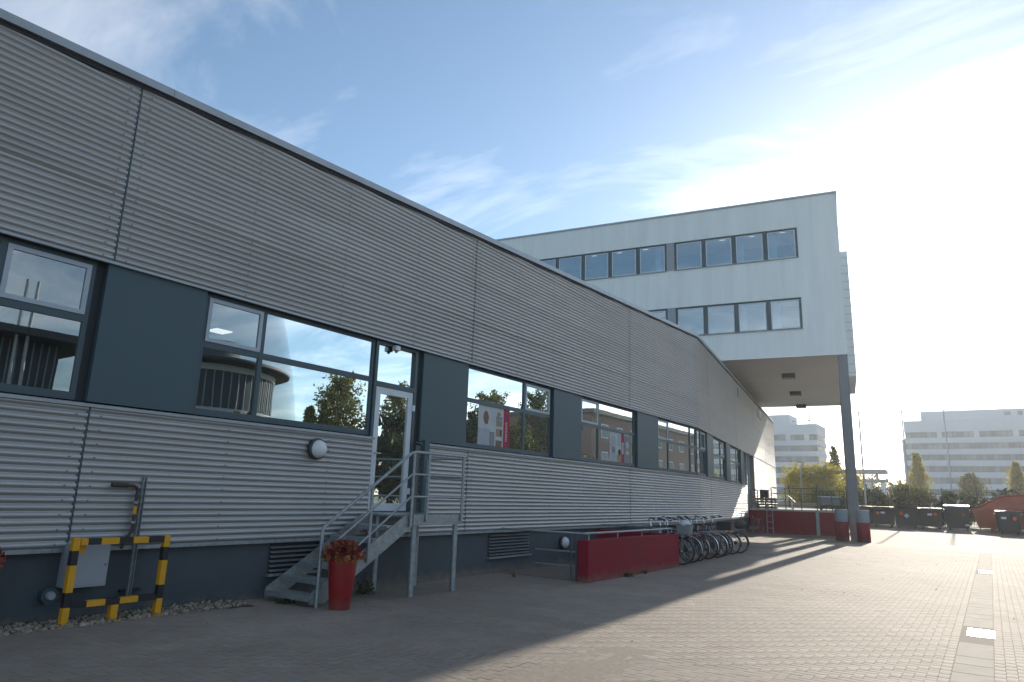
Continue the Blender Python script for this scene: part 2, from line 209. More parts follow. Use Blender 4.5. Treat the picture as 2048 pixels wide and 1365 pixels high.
# ------------------------------------------------------------------ geometry helpers
class MB:
    """collects faces of one mesh; F = (origin, ex, ey) maps (a, b, z) to the world"""
    def __init__(s, F=None):
        s.v, s.f, s.mi, s.sm, s.F = [], [], [], [], F
    def T(s, p):
        if s.F is None: return (p[0], p[1], p[2])
        o, ex, ey = s.F
        return (o[0] + ex[0] * p[0] + ey[0] * p[1], o[1] + ex[1] * p[0] + ey[1] * p[1], o[2] + p[2])
    def add(s, vs_, fs_, mi=0, sm=False):
        k = len(s.v); s.v += [s.T(p) for p in vs_]
        for f in fs_: s.f.append([k + i for i in f]); s.mi.append(mi); s.sm.append(sm)
        return s
    def box(s, a0, a1, b0, b1, z0, z1, mi=0):
        return s.add([(a0, b0, z0), (a1, b0, z0), (a1, b1, z0), (a0, b1, z0), (a0, b0, z1), (a1, b0, z1), (a1, b1, z1), (a0, b1, z1)],
                     [(3, 2, 1, 0), (4, 5, 6, 7), (0, 1, 5, 4), (1, 2, 6, 5), (2, 3, 7, 6), (3, 0, 4, 7)], mi)
    def bbox(s, a0, a1, b0, b1, z0, z1, c=0.02, mi=0):
        """box with chamfered vertical and top edges"""
        p = [(a0 + c, b0), (a1 - c, b0), (a1, b0 + c), (a1, b1 - c), (a1 - c, b1), (a0 + c, b1), (a0, b1 - c), (a0, b0 + c)]
        ma, mb_ = (a0 + a1) / 2, (b0 + b1) / 2
        q = [(ma + (x - ma) * (1 - 2 * c / (a1 - a0)), mb_ + (y - mb_) * (1 - 2 * c / (b1 - b0))) for x, y in p]
        vv = [(x, y, z0) for x, y in p] + [(x, y, z1 - c) for x, y in p] + [(x, y, z1) for x, y in q]
        ff = [tuple(range(7, -1, -1)), tuple(range(16, 24))]
        for k in (0, 8):
            for i in range(8): j = (i + 1) % 8; ff.append((k + i, k + j, k + 8 + j, k + 8 + i))
        return s.add(vv, ff, mi)
    def prism(s, poly, ax, t0, t1, mi=0):
        """poly of 2-D points; ax 'a': (b,z) swept along a; 'b': (a,z) swept along b; 'z': (a,b) swept along z"""
        def P(q, t): return {'a': (t, q[0], q[1]), 'b': (q[0], t, q[1]), 'z': (q[0], q[1], t)}[ax]
        n = len(poly)
        return s.add([P(q, t0) for q in poly] + [P(q, t1) for q in poly], [tuple(range(n - 1, -1, -1)), tuple(range(n, 2 * n))] + [(i, (i + 1) % n, n + (i + 1) % n, n + i) for i in range(n)], mi)
    def cyl(s, p0, p1, r0, r1=None, n=10, mi=0, caps=True, sm=True):
        r1 = r0 if r1 is None else r1
        p0, p1 = Vector(p0), Vector(p1); d = (p1 - p0).normalized(); x = d.orthogonal().normalized(); y = d.cross(x)
        vv = []
        for p, r in ((p0, r0), (p1, r1)):
            for i in range(n):
                t = 2 * math.pi * i / n; vv.append(tuple(p + x * (r * math.cos(t)) + y * (r * math.sin(t))))
        s.add(vv, [(i, (i + 1) % n, n + (i + 1) % n, n + i) for i in range(n)], mi, sm)
        if caps: s.add(vv, [tuple(range(n - 1, -1, -1)), tuple(range(n, 2 * n))], mi)
        return s
    def tube(s, pts, r, n=8, mi=0):
        pts = [Vector(p) for p in pts]; rings = []; ref = None
        for i, p in enumerate(pts):
            d = (pts[min(i + 1, len(pts) - 1)] - pts[max(i - 1, 0)]).normalized()
            if ref is None: ref = d.orthogonal().normalized()
            ref = (ref - d * ref.dot(d)).normalized(); y = d.cross(ref); rr = r[i] if isinstance(r, (list, tuple)) else r
            rings.append([tuple(p + ref * (rr * math.cos(2 * math.pi * k / n)) + y * (rr * math.sin(2 * math.pi * k / n))) for k in range(n)])
        vv = [q for g in rings for q in g]; ff = []
        for i in range(len(rings) - 1):
            for k in range(n): ff.append((i * n + k, i * n + (k + 1) % n, (i + 1) * n + (k + 1) % n, (i + 1) * n + k))
        s.add(vv, ff, mi, True); s.add(rings[0] + rings[-1], [tuple(range(n - 1, -1, -1)), tuple(range(n, 2 * n))], mi)
        return s
    def ring(s, c, R_, r, axis='y', n=28, m=8, mi=0, t0=0, t1=2 * math.pi, sx=1.0):
        full = abs(t1 - t0 - 2 * math.pi) < 1e-6; vv = []; cnt = n if full else n + 1
        for i in range(cnt):
            t = t0 + (t1 - t0) * i / n; ct, st = math.cos(t), math.sin(t)
            for k in range(m):
                q = 2 * math.pi * k / m; rr = R_ + r * math.cos(q); h = r * sx * math.sin(q)
                vv.append((c[0] + rr * ct, c[1] + h, c[2] + rr * st) if axis == 'y' else ((c[0] + rr * ct, c[1] + rr * st, c[2] + h) if axis == 'z' else (c[0] + h, c[1] + rr * ct, c[2] + rr * st)))
        ff = []
        for i in range(n):
            j = (i + 1) % cnt
            for k in range(m): ff.append((i * m + k, j * m + k, j * m + (k + 1) % m, i * m + (k + 1) % m))
        return s.add(vv, ff, mi, True)
    def lathe(s, prof, c, n=24, mi=0, axis='z'):
        vv = []
        for r, h in prof:
            for i in range(n):
                t = 2 * math.pi * i / n; x, y = r * math.cos(t), r * math.sin(t)
                vv.append((c[0] + x, c[1] + y, c[2] + h) if axis == 'z' else (c[0] + x, c[1] + h, c[2] + y))
        ff = [(j * n + i, j * n + (i + 1) % n, (j + 1) * n + (i + 1) % n, (j + 1) * n + i) for j in range(len(prof) - 1) for i in range(n)]
        return s.add(vv, ff, mi, True)
    def mesh(s, name, mats):
        me = bpy.data.meshes.new(name); me.from_pydata(s.v, [], s.f); me.polygons.foreach_set('material_index', s.mi); me.polygons.foreach_set('use_smooth', s.sm)
        for m in (mats if isinstance(mats, (list, tuple)) else [mats]): me.materials.append(M[m] if isinstance(m, str) else m)
        me.update(); return me
    def build(s, name, mats, parent=None, label=None, kind=None):
        return obj(name, s.mesh(name, mats), parent, label, kind)

def obj(name, me, parent=None, label=None, kind=None):
    o = bpy.data.objects.new(name, me); COL.objects.link(o)
    if parent is not None:
        o.parent = parent; o.matrix_parent_inverse = PINV.get(root_of(parent).name, Matrix())
        if parent.parent is not None: o.matrix_parent_inverse = Matrix()
    if label: o['label'] = label
    if kind: o['kind'] = kind
    return o
PINV = {}
def root_of(o):
    while o.parent: o = o.parent
    return o
def tag(o, label, cat, group=None):
    o['label'] = label; o['category'] = cat
    if group: o['group'] = group
    return o
def thing(name, label, cat, loc=(0, 0, 0), rz=0, group=None, world_children=True):
    """Empty at the base of a thing; world_children: child meshes are given in world coordinates"""
    o = bpy.data.objects.new(name, None); COL.objects.link(o); o.location = loc; o.rotation_euler = (0, 0, rz); o.empty_display_size = 0.2
    if world_children: PINV[o.name] = Matrix.Translation(-Vector(loc))
    return tag(o, label, cat, group)
def structure(o):
    o['kind'] = 'structure'; return o
def copy_tree(o, parent=None):
    c = o.copy(); COL.objects.link(c)
    if parent is not None: c.parent = parent
    for ch in list(o.children): copy_tree(ch, c)
    return c
def sstep(x): x = min(1, max(0, x)); return x * x * (3 - 2 * x)
def gh(x, y):
    """ground height: the yard falls gently away from the near end of the hall and rises again towards the containers"""
    return 0.10 * sstep((9.0 - y) / 4.0) * sstep((-3.0 - x) / 4.0) + 0.017 * max(0, min(y, 57) - 38.0)

F1 = ((-8.9, 0, 0), (0, 1, 0), (1, 0, 0))
D2 = Vector((-0.15206, 0.98837, 0)); N2 = Vector((0.98837, 0.15206, 0)); K0 = Vector((-8.9, 25.7, 0))
F2 = (tuple(K0), tuple(D2), tuple(N2))
def w2(s, u, z=0): return tuple(K0 + D2 * s + N2 * u + Vector((0, 0, z)))

# ------------------------------------------------------------------ ground
rng = np.random.default_rng(7)
def frange(a, b, st): return [a + i * st for i in range(int(round((b - a) / st)) + 1)]
def sheet(name, xs, ys, m, dz=0.0, skip=None):
    mb = MB(); idx = {}
    def vid(x, y):
        if (x, y) not in idx: idx[(x, y)] = len(mb.v); mb.v.append((x, y, gh(x, y) + dz))
        return idx[(x, y)]
    for i in range(len(xs) - 1):
        for j in range(len(ys) - 1):
            if skip and skip((xs[i] + xs[i + 1]) / 2, (ys[j] + ys[j + 1]) / 2): continue
            mb.f.append([vid(xs[i], ys[j]), vid(xs[i + 1], ys[j]), vid(xs[i + 1], ys[j + 1]), vid(xs[i], ys[j + 1])]); mb.mi.append(0); mb.sm.append(False)
    return mb.build(name, m)
PX0, PX1, PY0, PY1 = -9.0, 5.0, 2.0, 34.0
yard = structure(sheet('yard_paving', [-16, -14, -12, -11, -10] + frange(-9, 5, 1.0) + [8, 12, 20, 40], frange(-20, 2, 2) + frange(3, 34, 1.0) + frange(36, 60, 2), 'paver_far', 0,
                       lambda x, y: PX0 < x < PX1 and PY0 < y < PY1))
bed = sheet('paver_bed', frange(PX0, PX1, 1.0), frange(PY0, PY1, 1.0), 'sand', -0.0016); bed.parent = yard
def ghv(x, y):
    a = np.clip((9 - y) / 4, 0, 1); b = np.clip((-3 - x) / 4, 0, 1)
    return 0.10 * a * a * (3 - 2 * a) * b * b * (3 - 2 * b) + 0.017 * np.maximum(0, np.minimum(y, 57) - 38)
GUT0, GUT1 = -0.50, -0.13
rects = []
U = 0.1
X0h, X1h = -9.0, GUT0 - 0.1
for i in range(int((X0h) / U) - 2, int(X1h / U) + 3):
    for j in range(int(PY0 / U) - 1, int(PY1 / U) + 1):
        k = (i - j) % 4
        if k == 0: rects.append((i * U, (i + 2) * U, j * U, (j + 1) * U))
        elif k == 3: rects.append((i * U, (i + 1) * U, j * U, (j + 2) * U))
rects = np.array(rects); rects[:, :2] = np.clip(rects[:, :2], X0h, X1h); rects[:, 2:] = np.clip(rects[:, 2:], PY0, PY1)
ext = [(GUT0 - 0.1, GUT0, y, y + 0.2) for y in np.arange(PY0, PY1 - 0.01, 0.2)]
for c, x in enumerate(np.arange(GUT1, PX1 - 0.05, 0.1)):
    o = (c % 2) * 0.1
    for y in np.arange(PY0 - o, PY1 - 0.01, 0.2): ext.append((x, min(x + 0.1, PX1), max(y, PY0), min(y + 0.2, PY1)))
rects = np.vstack([rects, np.array(ext)])
rects = rects[((rects[:, 1] - rects[:, 0]) > 0.03) & ((rects[:, 3] - rects[:, 2]) > 0.03)]
cx, cyy = (rects[:, 0] + rects[:, 1]) / 2, (rects[:, 2] + rects[:, 3]) / 2
keep = ~((cx < -8.30) & (cyy < 6.25)) & ~((cx < -6.72) & (cyy > 12.75) & (cyy < 17.6))
rects, cx, cyy = rects[keep], cx[keep], cyy[keep]
# which stones are picked out as single objects: the 300 nearest in view
def pix(x, y, z=0.0):
    d = np.stack([x, y, np.full_like(x, z - 1.65)], -1); f_ = d @ np.array(fw); return 1024 + CAM_F * (d @ np.array(r2)) / f_, 682.5 - CAM_F * (d @ np.array(u2)) / f_, f_
px, py, pf = pix(cx, cyy)
full = np.isclose((rects[:, 1] - rects[:, 0]) * (rects[:, 3] - rects[:, 2]), 0.02)
vis = (px > 5) & (px < 2040) & (py < 1358) & (pf > 0) & full
order = np.where(vis)[0]; order = order[np.argsort(np.hypot(cx[order], cyy[order]))][:300]
single = np.zeros(len(rects), bool); single[order] = True
def paver_arrays(rc, jitter=True):
    n = len(rc); g = 0.0016; c = 0.0035
    x0, x1, y0, y1 = rc[:, 0] + g, rc[:, 1] - g, rc[:, 2] + g, rc[:, 3] - g
    dz = rng.normal(0, 0.0003, n) if jitter else np.zeros(n)
    tx, ty = (rng.normal(0, 0.0015, n), rng.normal(0, 0.0015, n)) if jitter else (np.zeros(n), np.zeros(n))
    V = np.zeros((n, 12, 3)); mx, my = (x0 + x1) / 2, (y0 + y1) / 2
    for lev, (ins, z) in enumerate(((0, -0.045), (0, -0.0008), (c, 0.0))):
        for q, (a, b) in enumerate(((0, 0), (1, 0), (1, 1), (0, 1))):
            X = np.where(a, x1 - ins, x0 + ins); Y = np.where(b, y1 - ins, y0 + ins)
            V[:, lev * 4 + q, 0] = X; V[:, lev * 4 + q, 1] = Y; V[:, lev * 4 + q, 2] = z + dz + tx * (X - mx) + ty * (Y - my)
    return V
PF = [(8, 9, 10, 11)] + [(4 + i, 4 + (i + 1) % 4, 8 + (i + 1) % 4, 8 + i) for i in range(4)] + [(i, (i + 1) % 4, 4 + (i + 1) % 4, 4 + i) for i in range(4)]
PF = np.array(PF)
rest = rects[~single]; V = paver_arrays(rest)
V[:, :, 2] += ghv(V[:, :, 0], V[:, :, 1]); n = len(rest)
me = bpy.data.meshes.new('paving'); me.vertices.add(n * 12); me.vertices.foreach_set('co', V.reshape(-1)); faces = (PF[None] + (np.arange(n) * 12)[:, None, None]).reshape(-1)
me.loops.add(len(faces)); me.loops.foreach_set('vertex_index', faces.astype(np.int32)); me.polygons.add(n * 9); me.polygons.foreach_set('loop_start', np.arange(0, n * 36, 4, dtype=np.int32)); me.update(calc_edges=True)
at = me.attributes.new('rnd', 'FLOAT', 'FACE'); at.data.foreach_set('value', np.repeat(rng.random(n), 9).astype(np.float32)); me.materials.append(M['paver'])
po = bpy.data.objects.new('paving_stones', me); COL.objects.link(po); po.parent = yard; po['kind'] = 'stuff'
pm = []
for dims in ((0.2, 0.1), (0.1, 0.2)):
    V1 = paver_arrays(np.array([[-dims[0] / 2, dims[0] / 2, -dims[1] / 2, dims[1] / 2]]), False)[0]
    m_ = bpy.data.meshes.new('paver'); m_.from_pydata([tuple(v) for v in V1], [], [tuple(int(i) for i in f) for f in PF]); m_.materials.append(M['paver']); pm.append(m_)
for i in order:
    horiz = rects[i, 1] - rects[i, 0] > 0.15
    o = bpy.data.objects.new('paver', pm[0] if horiz else pm[1]); COL.objects.link(o); o.parent = yard
    o.location = (cx[i], cyy[i], float(ghv(cx[i], cyy[i])) + float(rng.normal(0, 0.0006))); o.rotation_euler = (float(rng.normal(0, 0.004)), float(rng.normal(0, 0.004)), 0)
# gutter of larger slabs between the two fields of paving
y = PY0
gm = [MB().bbox(-0.182, 0.182, -L / 2 + 0.004, L / 2 - 0.004, -0.05, 0.0, 0.004).mesh('gutter_slab', 'slab') for L in (0.5, 1.0)]
while y < PY1 - 0.3:
    L = 1.0 if 9.6 < y < 16 and int(y * 2) % 3 else 0.5
    if not (11.2 < y + L / 2 < 12.6 or 22.7 < y + L / 2 < 24.2):
        o = obj('gutter_slab', gm[0 if L == 0.5 else 1]); o.parent = yard; o.location = ((GUT0 + GUT1) / 2, y + L / 2, 0.0)
    elif L == 1.0: L = 0.5
    y += L
for (ya, yb, lab) in ((11.6, 12.3, 'bright steel drain grate in the gutter between wide concrete slabs'), (23.05, 23.95, 'steel drain grate farther along the gutter towards the containers')):
    g = thing('drain_grate', lab, 'drain', ((GUT0 + GUT1) / 2 + 0.03, ya, 0), group='drain grates in the gutter')
    a, b = -0.43, -0.12
    fm = MB()
    for q in ((a, a + 0.025, ya, yb), (b - 0.025, b, ya, yb), (a + 0.0251, b - 0.0251, ya, ya + 0.03), (a + 0.0251, b - 0.0251, yb - 0.03, yb)): fm.box(*q, -0.03, 0.004)
    fm.build('grate_frame', 'chrome', g)
    bars = MB(); t = ya + 0.045
    while t < yb - 0.04: bars.box(a + 0.026, b - 0.026, t, t + 0.022, -0.03, 0.001); t += 0.032
    bars.build('grate_bars', 'chrome', g)
    MB().box(a - 0.05, b + 0.003, ya - 0.06, yb + 0.06, -0.06, -0.032).build('drain_bed', 'slab', g)
# surroundings
FARX = [-2500, -600, -120, -60, -30, -16]; FARX2 = [40, 80, 200, 600, 2500]
structure(sheet('grass_verge', [-60, -30, -16, -9, 0, 10, 20, 40, 80], [60.0, 64, 68], 'grass', 0.0))
structure(sheet('car_park', [-60, -30, -16, -9, 0, 10, 20, 40, 80], [68, 80, 96], 'asphalt', 0.0))
structure(sheet('ground', FARX + [-9, 0, 10, 20] + FARX2, [-2500, -600, -100, -20, 2, 20, 38, 50, 60, 68, 96, 150, 300, 800, 2500], 'grass', -0.03,
                lambda x, y: (-16 < x < 40 and -20 < y < 60)))
# gravel strip at the foot of the hall with a low edging stone
sb = MB().box(-8.96, -8.36, 0.5, 6.24, 0.0, 0.085); so = structure(sb.build('gravel_bed', 'soil'))
gr = MB(); rs = random.Random(3)
ico = [(0, 0, 1), (.894, 0, .447), (.276, .851, .447), (-.724, .526, .447), (-.724, -.526, .447), (.276, -.851, .447), (.724, .526, -.447), (-.276, .851, -.447), (-.894, 0, -.447), (-.276, -.851, -.447), (.724, -.526, -.447), (0, 0, -1)]
icf = [(0, 1, 2), (0, 2, 3), (0, 3, 4), (0, 4, 5), (0, 5, 1), (1, 6, 2), (2, 7, 3), (3, 8, 4), (4, 9, 5), (5, 10, 1), (6, 7, 2), (7, 8, 3), (8, 9, 4), (9, 10, 5), (10, 6, 1), (11, 7, 6), (11, 8, 7), (11, 9, 8), (11, 10, 9), (11, 6, 10)]
for _ in range(900):
    x, y, s_ = rs.uniform(-8.9, -8.40), rs.uniform(1.5, 6.2), rs.uniform(0.014, 0.045); a, b, c = s_ * rs.uniform(.7, 1.3), s_ * rs.uniform(.7, 1.3), s_ * rs.uniform(.5, .9); th = rs.uniform(0, 6.3)
    vv = []
    for q in ico:
        k = rs.uniform(.8, 1.15); xx, yy = q[0] * a * k, q[1] * b * k; vv.append((x + xx * math.cos(th) - yy * math.sin(th), y + xx * math.sin(th) + yy * math.cos(th), 0.09 + rs.uniform(-.005, .025) + q[2] * c * k))
    gr.add(vv, icf, 0, True)
tag(gr.build('gravel', 'stone', kind='stuff'), 'pale rounded gravel lying along the foot of the dark plinth', 'gravel')

# ------------------------------------------------------------------ the low hall
hall = thing('factory_hall', 'low hall clad in grey corrugated metal with a ribbon of dark windows', 'building', (-8.9, 10, 0))
ZB, ZS, ZH = 0.89, 2.56, 4.37
def ztop(s): return 6.90 + 0.0470 * (s - 2.3)
ZT2 = ztop(25.7)
PITCH = 0.083
def corr(F, s0, s1, z0, z1, top=None, name='cladding_sheet', b=0.0):
    """one sinusoidal sheet, waves running horizontally"""
    mb = MB(F); cols = max(1, int((s1 - s0) / 0.9)) if top else 1
    n = int(round((z1 - z0) / PITCH * 10)); V_, F_ = [], []
    for i in range(cols + 1):
        s = s0 + (s1 - s0) * i / cols
        for k in range(n + 1):
            z = z0 + (z1 - z0) * k / n; bb = b + 0.026 - 0.026 * (0.5 + 0.5 * math.cos(2 * math.pi * (z - ZB) / PITCH)) ** 1.8
            if top: z = min(z, top(s))
            V_.append((s, bb, z))
    for i in range(cols):
        for k in range(n): F_.append((i * (n + 1) + k, (i + 1) * (n + 1) + k, (i + 1) * (n + 1) + k + 1, i * (n + 1) + k + 1))
    mb.add(V_, F_, 0, True); return mb.build(name, 'clad', hall)
ROW = PITCH * 11
J1 = [-3.6, 4.0, 11.47, 19.5, 25.7]; J2 = [0.0, 2.38, 10.34, 17.93, 25.1, 32.2]
core = MB(F1)
def upper(F, js, top, zmax):
    for a, b in zip(js[:-1], js[1:]):
        g0 = 0.012 if a != js[0] or F is F1 else 0.0; g1 = 0.012 if not (F is F1 and b == 25.7) else 0.0
        z = ZH; r_ = 0
        while z < top(b) - 0.02 and r_ < 5:
            z1 = min(z + ROW, zmax); corr(F, a + g0, b - g1, z + 0.004, z1, top if z1 > top(a) - 0.05 else None, b=0.003 * (r_ % 2)); z = z1; r_ += 1
upper(F1, J1, lambda s: ztop(s) - 0.06, ZT2); upper(F2, J2, lambda s: ZT2 - 0.06, ZT2)
# lower band: split at the door
def lower(F, segs):
    for a, b, z0, z1 in segs: corr(F, a, b, z0, z1)
lower(F1, [(-3.6, 3.988, ZB, ZS), (4.012, 8.72, ZB, ZS), (8.74, 9.97, ZB, 1.22), (9.99, 11.458, ZB, ZS), (11.482, 19.488, ZB, ZS), (19.512, 25.7, ZB, ZS)])
lower(F2, [(0.0, 2.368, ZB, ZS), (2.392, 10.328, ZB, ZS), (10.352, 14.0, ZB, ZS)])
for a, b in ((13.2, 14.1), (17.6, 17.918), (17.942, 25.088), (25.112, 32.2)): corr(F2, a if a > 14 else 14.0, b, ZS if a < 14 else 1.3, ZH)
# joint strips, trims and sills
js = MB(F1)
for s in J1[1:-1]: js = MB(F1); js.box(s - 0.018, s + 0.018, -0.02, 0.012, ZH, ztop(s) - 0.05); js.build('joint_strip', 'frame', hall)
for s in (4.0, 11.47, 19.5): MB(F1).box(s - 0.018, s + 0.018, -0.02, 0.012, ZB, ZS - 0.012).build('joint_strip', 'frame', hall)
for s in J2[1:-1]: MB(F2).box(s - 0.018, s + 0.018, -0.02, 0.012, ZH, ZT2 - 0.05).build('joint_strip', 'frame', hall)
for s in (2.38, 10.34): MB(F2).box(s - 0.018, s + 0.018, -0.02, 0.012, ZB, ZS - 0.012).build('joint_strip', 'frame', hall)
for F, a, b in ((F1, -3.6, 8.745), (F1, 9.965, 25.72), (F2, -0.004, 13.2)): MB(F).prism([(-0.17, ZS + 0.035), (-0.17, ZS + 0.004), (0.045, ZS - 0.012), (0.045, ZS - 0.035), (0.05, ZS - 0.035), (0.05, ZS + 0.004)], 'a', a, b).build('sill', 'coping', hall)
for F, a, b in ((F1, -3.6, 25.706), (F2, -0.004, 32.2)): MB(F).prism([(-0.02, ZH - 0.03), (0.028, ZH - 0.03), (0.028, ZH + 0.006), (0.024, ZH + 0.006), (0.024, ZH - 0.022), (-0.02, ZH - 0.022)], 'a', a, b).build('drip_trim', 'coping', hall)
for F, a, b in ((F1, -3.6, 25.704), (F2, -0.003, 14.0)): MB(F).box(a, b, -0.03, 0.026, ZB - 0.045, ZB + 0.002).build('base_trim', 'zinc', hall)
# coping along the sloping eaves, with the dark gap under it
def slopebox(F, a, b, b0, b1, za0, zb0, h, name, m):
    return MB(F).add([(a, b0, za0), (b, b0, zb0), (b, b1, zb0), (a, b1, za0), (a, b0, za0 + h), (b, b0, zb0 + h), (b, b1, zb0 + h), (a, b1, za0 + h)], [(3, 2, 1, 0), (4, 5, 6, 7), (0, 1, 5, 4), (1, 2, 6, 5), (2, 3, 7, 6), (3, 0, 4, 7)]).build(name, m, hall)
cop = [-3.6, 0.4, 4.4, 8.4, 12.4, 16.4, 20.4, 25.7]
for a, b in zip(cop[:-1], cop[1:]): slopebox(F1, a + 0.003, b - 0.003 if b < 25 else b + 0.012, -0.45, 0.075, ztop(a) - 0.11, ztop(b) - 0.11, 0.11, 'coping', 'coping')
for a, b in ((0.0, 8), (8, 16), (16, 24), (24, 32.25)): slopebox(F2, a + 0.003, b - 0.003, -0.45, 0.075, ZT2 - 0.11, ZT2 - 0.11, 0.11, 'coping', 'coping')
slopebox(F1, -3.6, 25.7, -0.4, 0.03, ztop(-3.6) - 0.17, ztop(25.7) - 0.17, 0.055, 'eaves_gap', 'reveal')
slopebox(F2, 0.0, 32.2, -0.4, 0.03, ZT2 - 0.17, ZT2 - 0.17, 0.055, 'eaves_gap', 'reveal')
# wall cores behind the sheets
slopebox(F1, -3.6, 25.75, -0.35, -0.004, ZH + 0.002, ZH + 0.002, 0.5, 'wall_core', 'core')
MB(F1).add([(-3.6, -.35, ZH + .505), (25.75, -.35, ZH + .505), (25.75, -.004, ZH + .505), (-3.6, -.004, ZH + .505), (-3.6, -.35, ztop(-3.6) - .18), (25.75, -.35, ztop(25.75) - .18), (25.75, -.004, ztop(25.75) - .18), (-3.6, -.004, ztop(-3.6) - .18)],
           [(3, 2, 1, 0), (4, 5, 6, 7), (0, 1, 5, 4), (1, 2, 6, 5), (2, 3, 7, 6), (3, 0, 4, 7)]).build('wall_core', 'core', hall)
MB(F2).box(0.03, 32.15, -0.35, -0.004, ZH + 0.002, ZT2 - 0.18).build('wall_core', 'core', hall)
c1 = MB(F1); c1.box(-3.6, 8.745, -0.35, -0.004, ZB, ZS - 0.04); c1.box(8.746, 9.964, -0.35, -0.004, ZB, 1.225); c1.box(9.965, 25.75, -0.35, -0.004, ZB, ZS - 0.04); c1.build('wall_core', 'core', hall)
c2 = MB(F2); c2.box(0.03, 14.0, -0.35, -0.004, ZB, ZS - 0.04); c2.box(17.6, 32.15, -0.35, -0.004, 0.0, ZH - 0.001); c2.build('wall_core', 'core', hall)
MB(F1).box(-3.6, 25.75, -0.4, -0.055, -0.3, ZB - 0.002).build('plinth', 'plinth', hall); MB(F2).box(0.04, 17.6, -0.4, -0.055, -0.3, ZB - 0.002).build('plinth', 'plinth', hall)
MB(F2).box(32.15, 32.2, -20, 0.0, 0, ZT2 - 0.18).build('end_wall', 'clad', hall)
# roof
def f1(s, b, z): return (-8.9 + b, s, z)
rf = MB(); pts = [f1(-3.6, -0.4, ztop(-3.6) - .2), f1(25.7, -0.4, ZT2 - .2), w2(32.2, -0.4, ZT2 - .2), w2(32.2, -28, ZT2 - .2), (-38, 25.7, ZT2 - .2), (-38, -3.6, ztop(-3.6) - .2)]
rf.add(pts + [(p[0], p[1], p[2] - 0.25) for p in pts], [(0, 1, 2, 3, 4, 5), (11, 10, 9, 8, 7, 6)] + [(i, (i + 1) % 6, 6 + (i + 1) % 6, 6 + i) for i in range(6)]); rf.build('roof', 'asphalt', hall)
MB().box(-38, -9.25, -3.7, -3.6, 0, ztop(-3.6) - .46).build('end_wall', 'clad', hall)
# rooms behind the glass
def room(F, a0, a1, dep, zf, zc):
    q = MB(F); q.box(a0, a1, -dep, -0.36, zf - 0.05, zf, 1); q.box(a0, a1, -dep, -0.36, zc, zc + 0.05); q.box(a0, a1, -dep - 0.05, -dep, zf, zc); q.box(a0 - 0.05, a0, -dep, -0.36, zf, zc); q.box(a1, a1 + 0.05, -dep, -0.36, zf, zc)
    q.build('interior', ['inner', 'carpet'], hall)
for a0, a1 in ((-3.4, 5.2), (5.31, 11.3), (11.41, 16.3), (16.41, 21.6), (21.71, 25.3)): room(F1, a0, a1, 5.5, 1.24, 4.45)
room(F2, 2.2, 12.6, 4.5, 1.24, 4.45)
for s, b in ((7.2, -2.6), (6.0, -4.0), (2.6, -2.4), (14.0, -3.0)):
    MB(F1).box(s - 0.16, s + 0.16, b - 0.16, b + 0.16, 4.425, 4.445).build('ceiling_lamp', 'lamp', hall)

def pane(F, a0, a1, b0, b1, z0, z1, gm, par, face=4, name='pane'):
    q = MB(F).box(a0, a1, b0, b1, z0, z1); q.mi = [0 if i == face else 1 for i in range(6)]; return q.build(name, [gm, 'clear'], par)
def window(F, a0, a1, z0, z1, cells, mull, trans, base=0.09, fw_=0.055, tilt=(), par=None, gm='glass', fb=(-0.16, -0.09)):
    """frame with mullions (list of a) and transom; cells = list of (a0,a1,z0,z1,sash?)"""
    f = MB(F); b0, b1 = fb
    f.box(a0, a1, b0, b1, z0, z0 + base); f.box(a0, a1, b0, b1, z1 - fw_, z1)
    f.box(a0, a0 + fw_, b0, b1, z0 + base, z1 - fw_); f.box(a1 - fw_, a1, b0, b1, z0 + base, z1 - fw_)
    for m_ in mull: f.box(m_ - 0.035, m_ + 0.035, b0, b1 + 0.003, z0 + base, z1 - fw_)
    xs = [a0 + fw_] + [v for m_ in sorted(mull) for v in (m_ - 0.035, m_ + 0.035)] + [a1 - fw_]
    if trans:
        for i in range(0, len(xs), 2): f.box(xs[i], xs[i + 1], b0, b1, trans - 0.045, trans + 0.045)
    w = f.build('window', 'frame', par or hall)
    for (c0, c1_, d0, d1, sash) in cells:
        if sash:
            sm_ = MB(F); t = 0.055; k = b1 + 0.012
            sm_.box(c0, c1_, b0 + 0.02, k, d0, d0 + t); sm_.box(c0, c1_, b0 + 0.02, k, d1 - t, d1); sm_.box(c0, c0 + t, b0 + 0.02, k, d0 + t, d1 - t); sm_.box(c1_ - t, c1_, b0 + 0.02, k, d0 + t, d1 - t); sm_.build('sash', 'sash', w)
            pane(F, c0 + t, c1_ - t, b0 + 0.045, b0 + 0.06, d0 + t, d1 - t, gm, w)
        else: pane(F, c0, c1_, b0 + 0.03, b0 + 0.045, d0, d1, gm, w)
    return w
def cells_for(a0, a1, z0, z1, mull, trans, sash_cells, base=0.09, fw_=0.055):
    xs = [a0 + fw_] + [v for m_ in sorted(mull) for v in (m_ - 0.035, m_ + 0.035)] + [a1 - fw_]; out = []; zs = [(z0 + base, trans - 0.045), (trans + 0.045, z1 - fw_)] if trans else [(z0 + base, z1 - fw_)]
    for i in range(0, len(xs), 2):
        for r_, (p, q) in enumerate(zs): out.append((xs[i], xs[i + 1], p, q, (i // 2, r_) in sash_cells))
    return out
ZW0, ZW1, ZTR = ZS + 0.04, ZH - 0.035, 3.60
def win(F, a0, a1, mull, sash): return window(F, a0, a1, ZW0, ZW1, cells_for(a0, a1, ZW0, ZW1, mull, ZTR, sash), mull, ZTR)
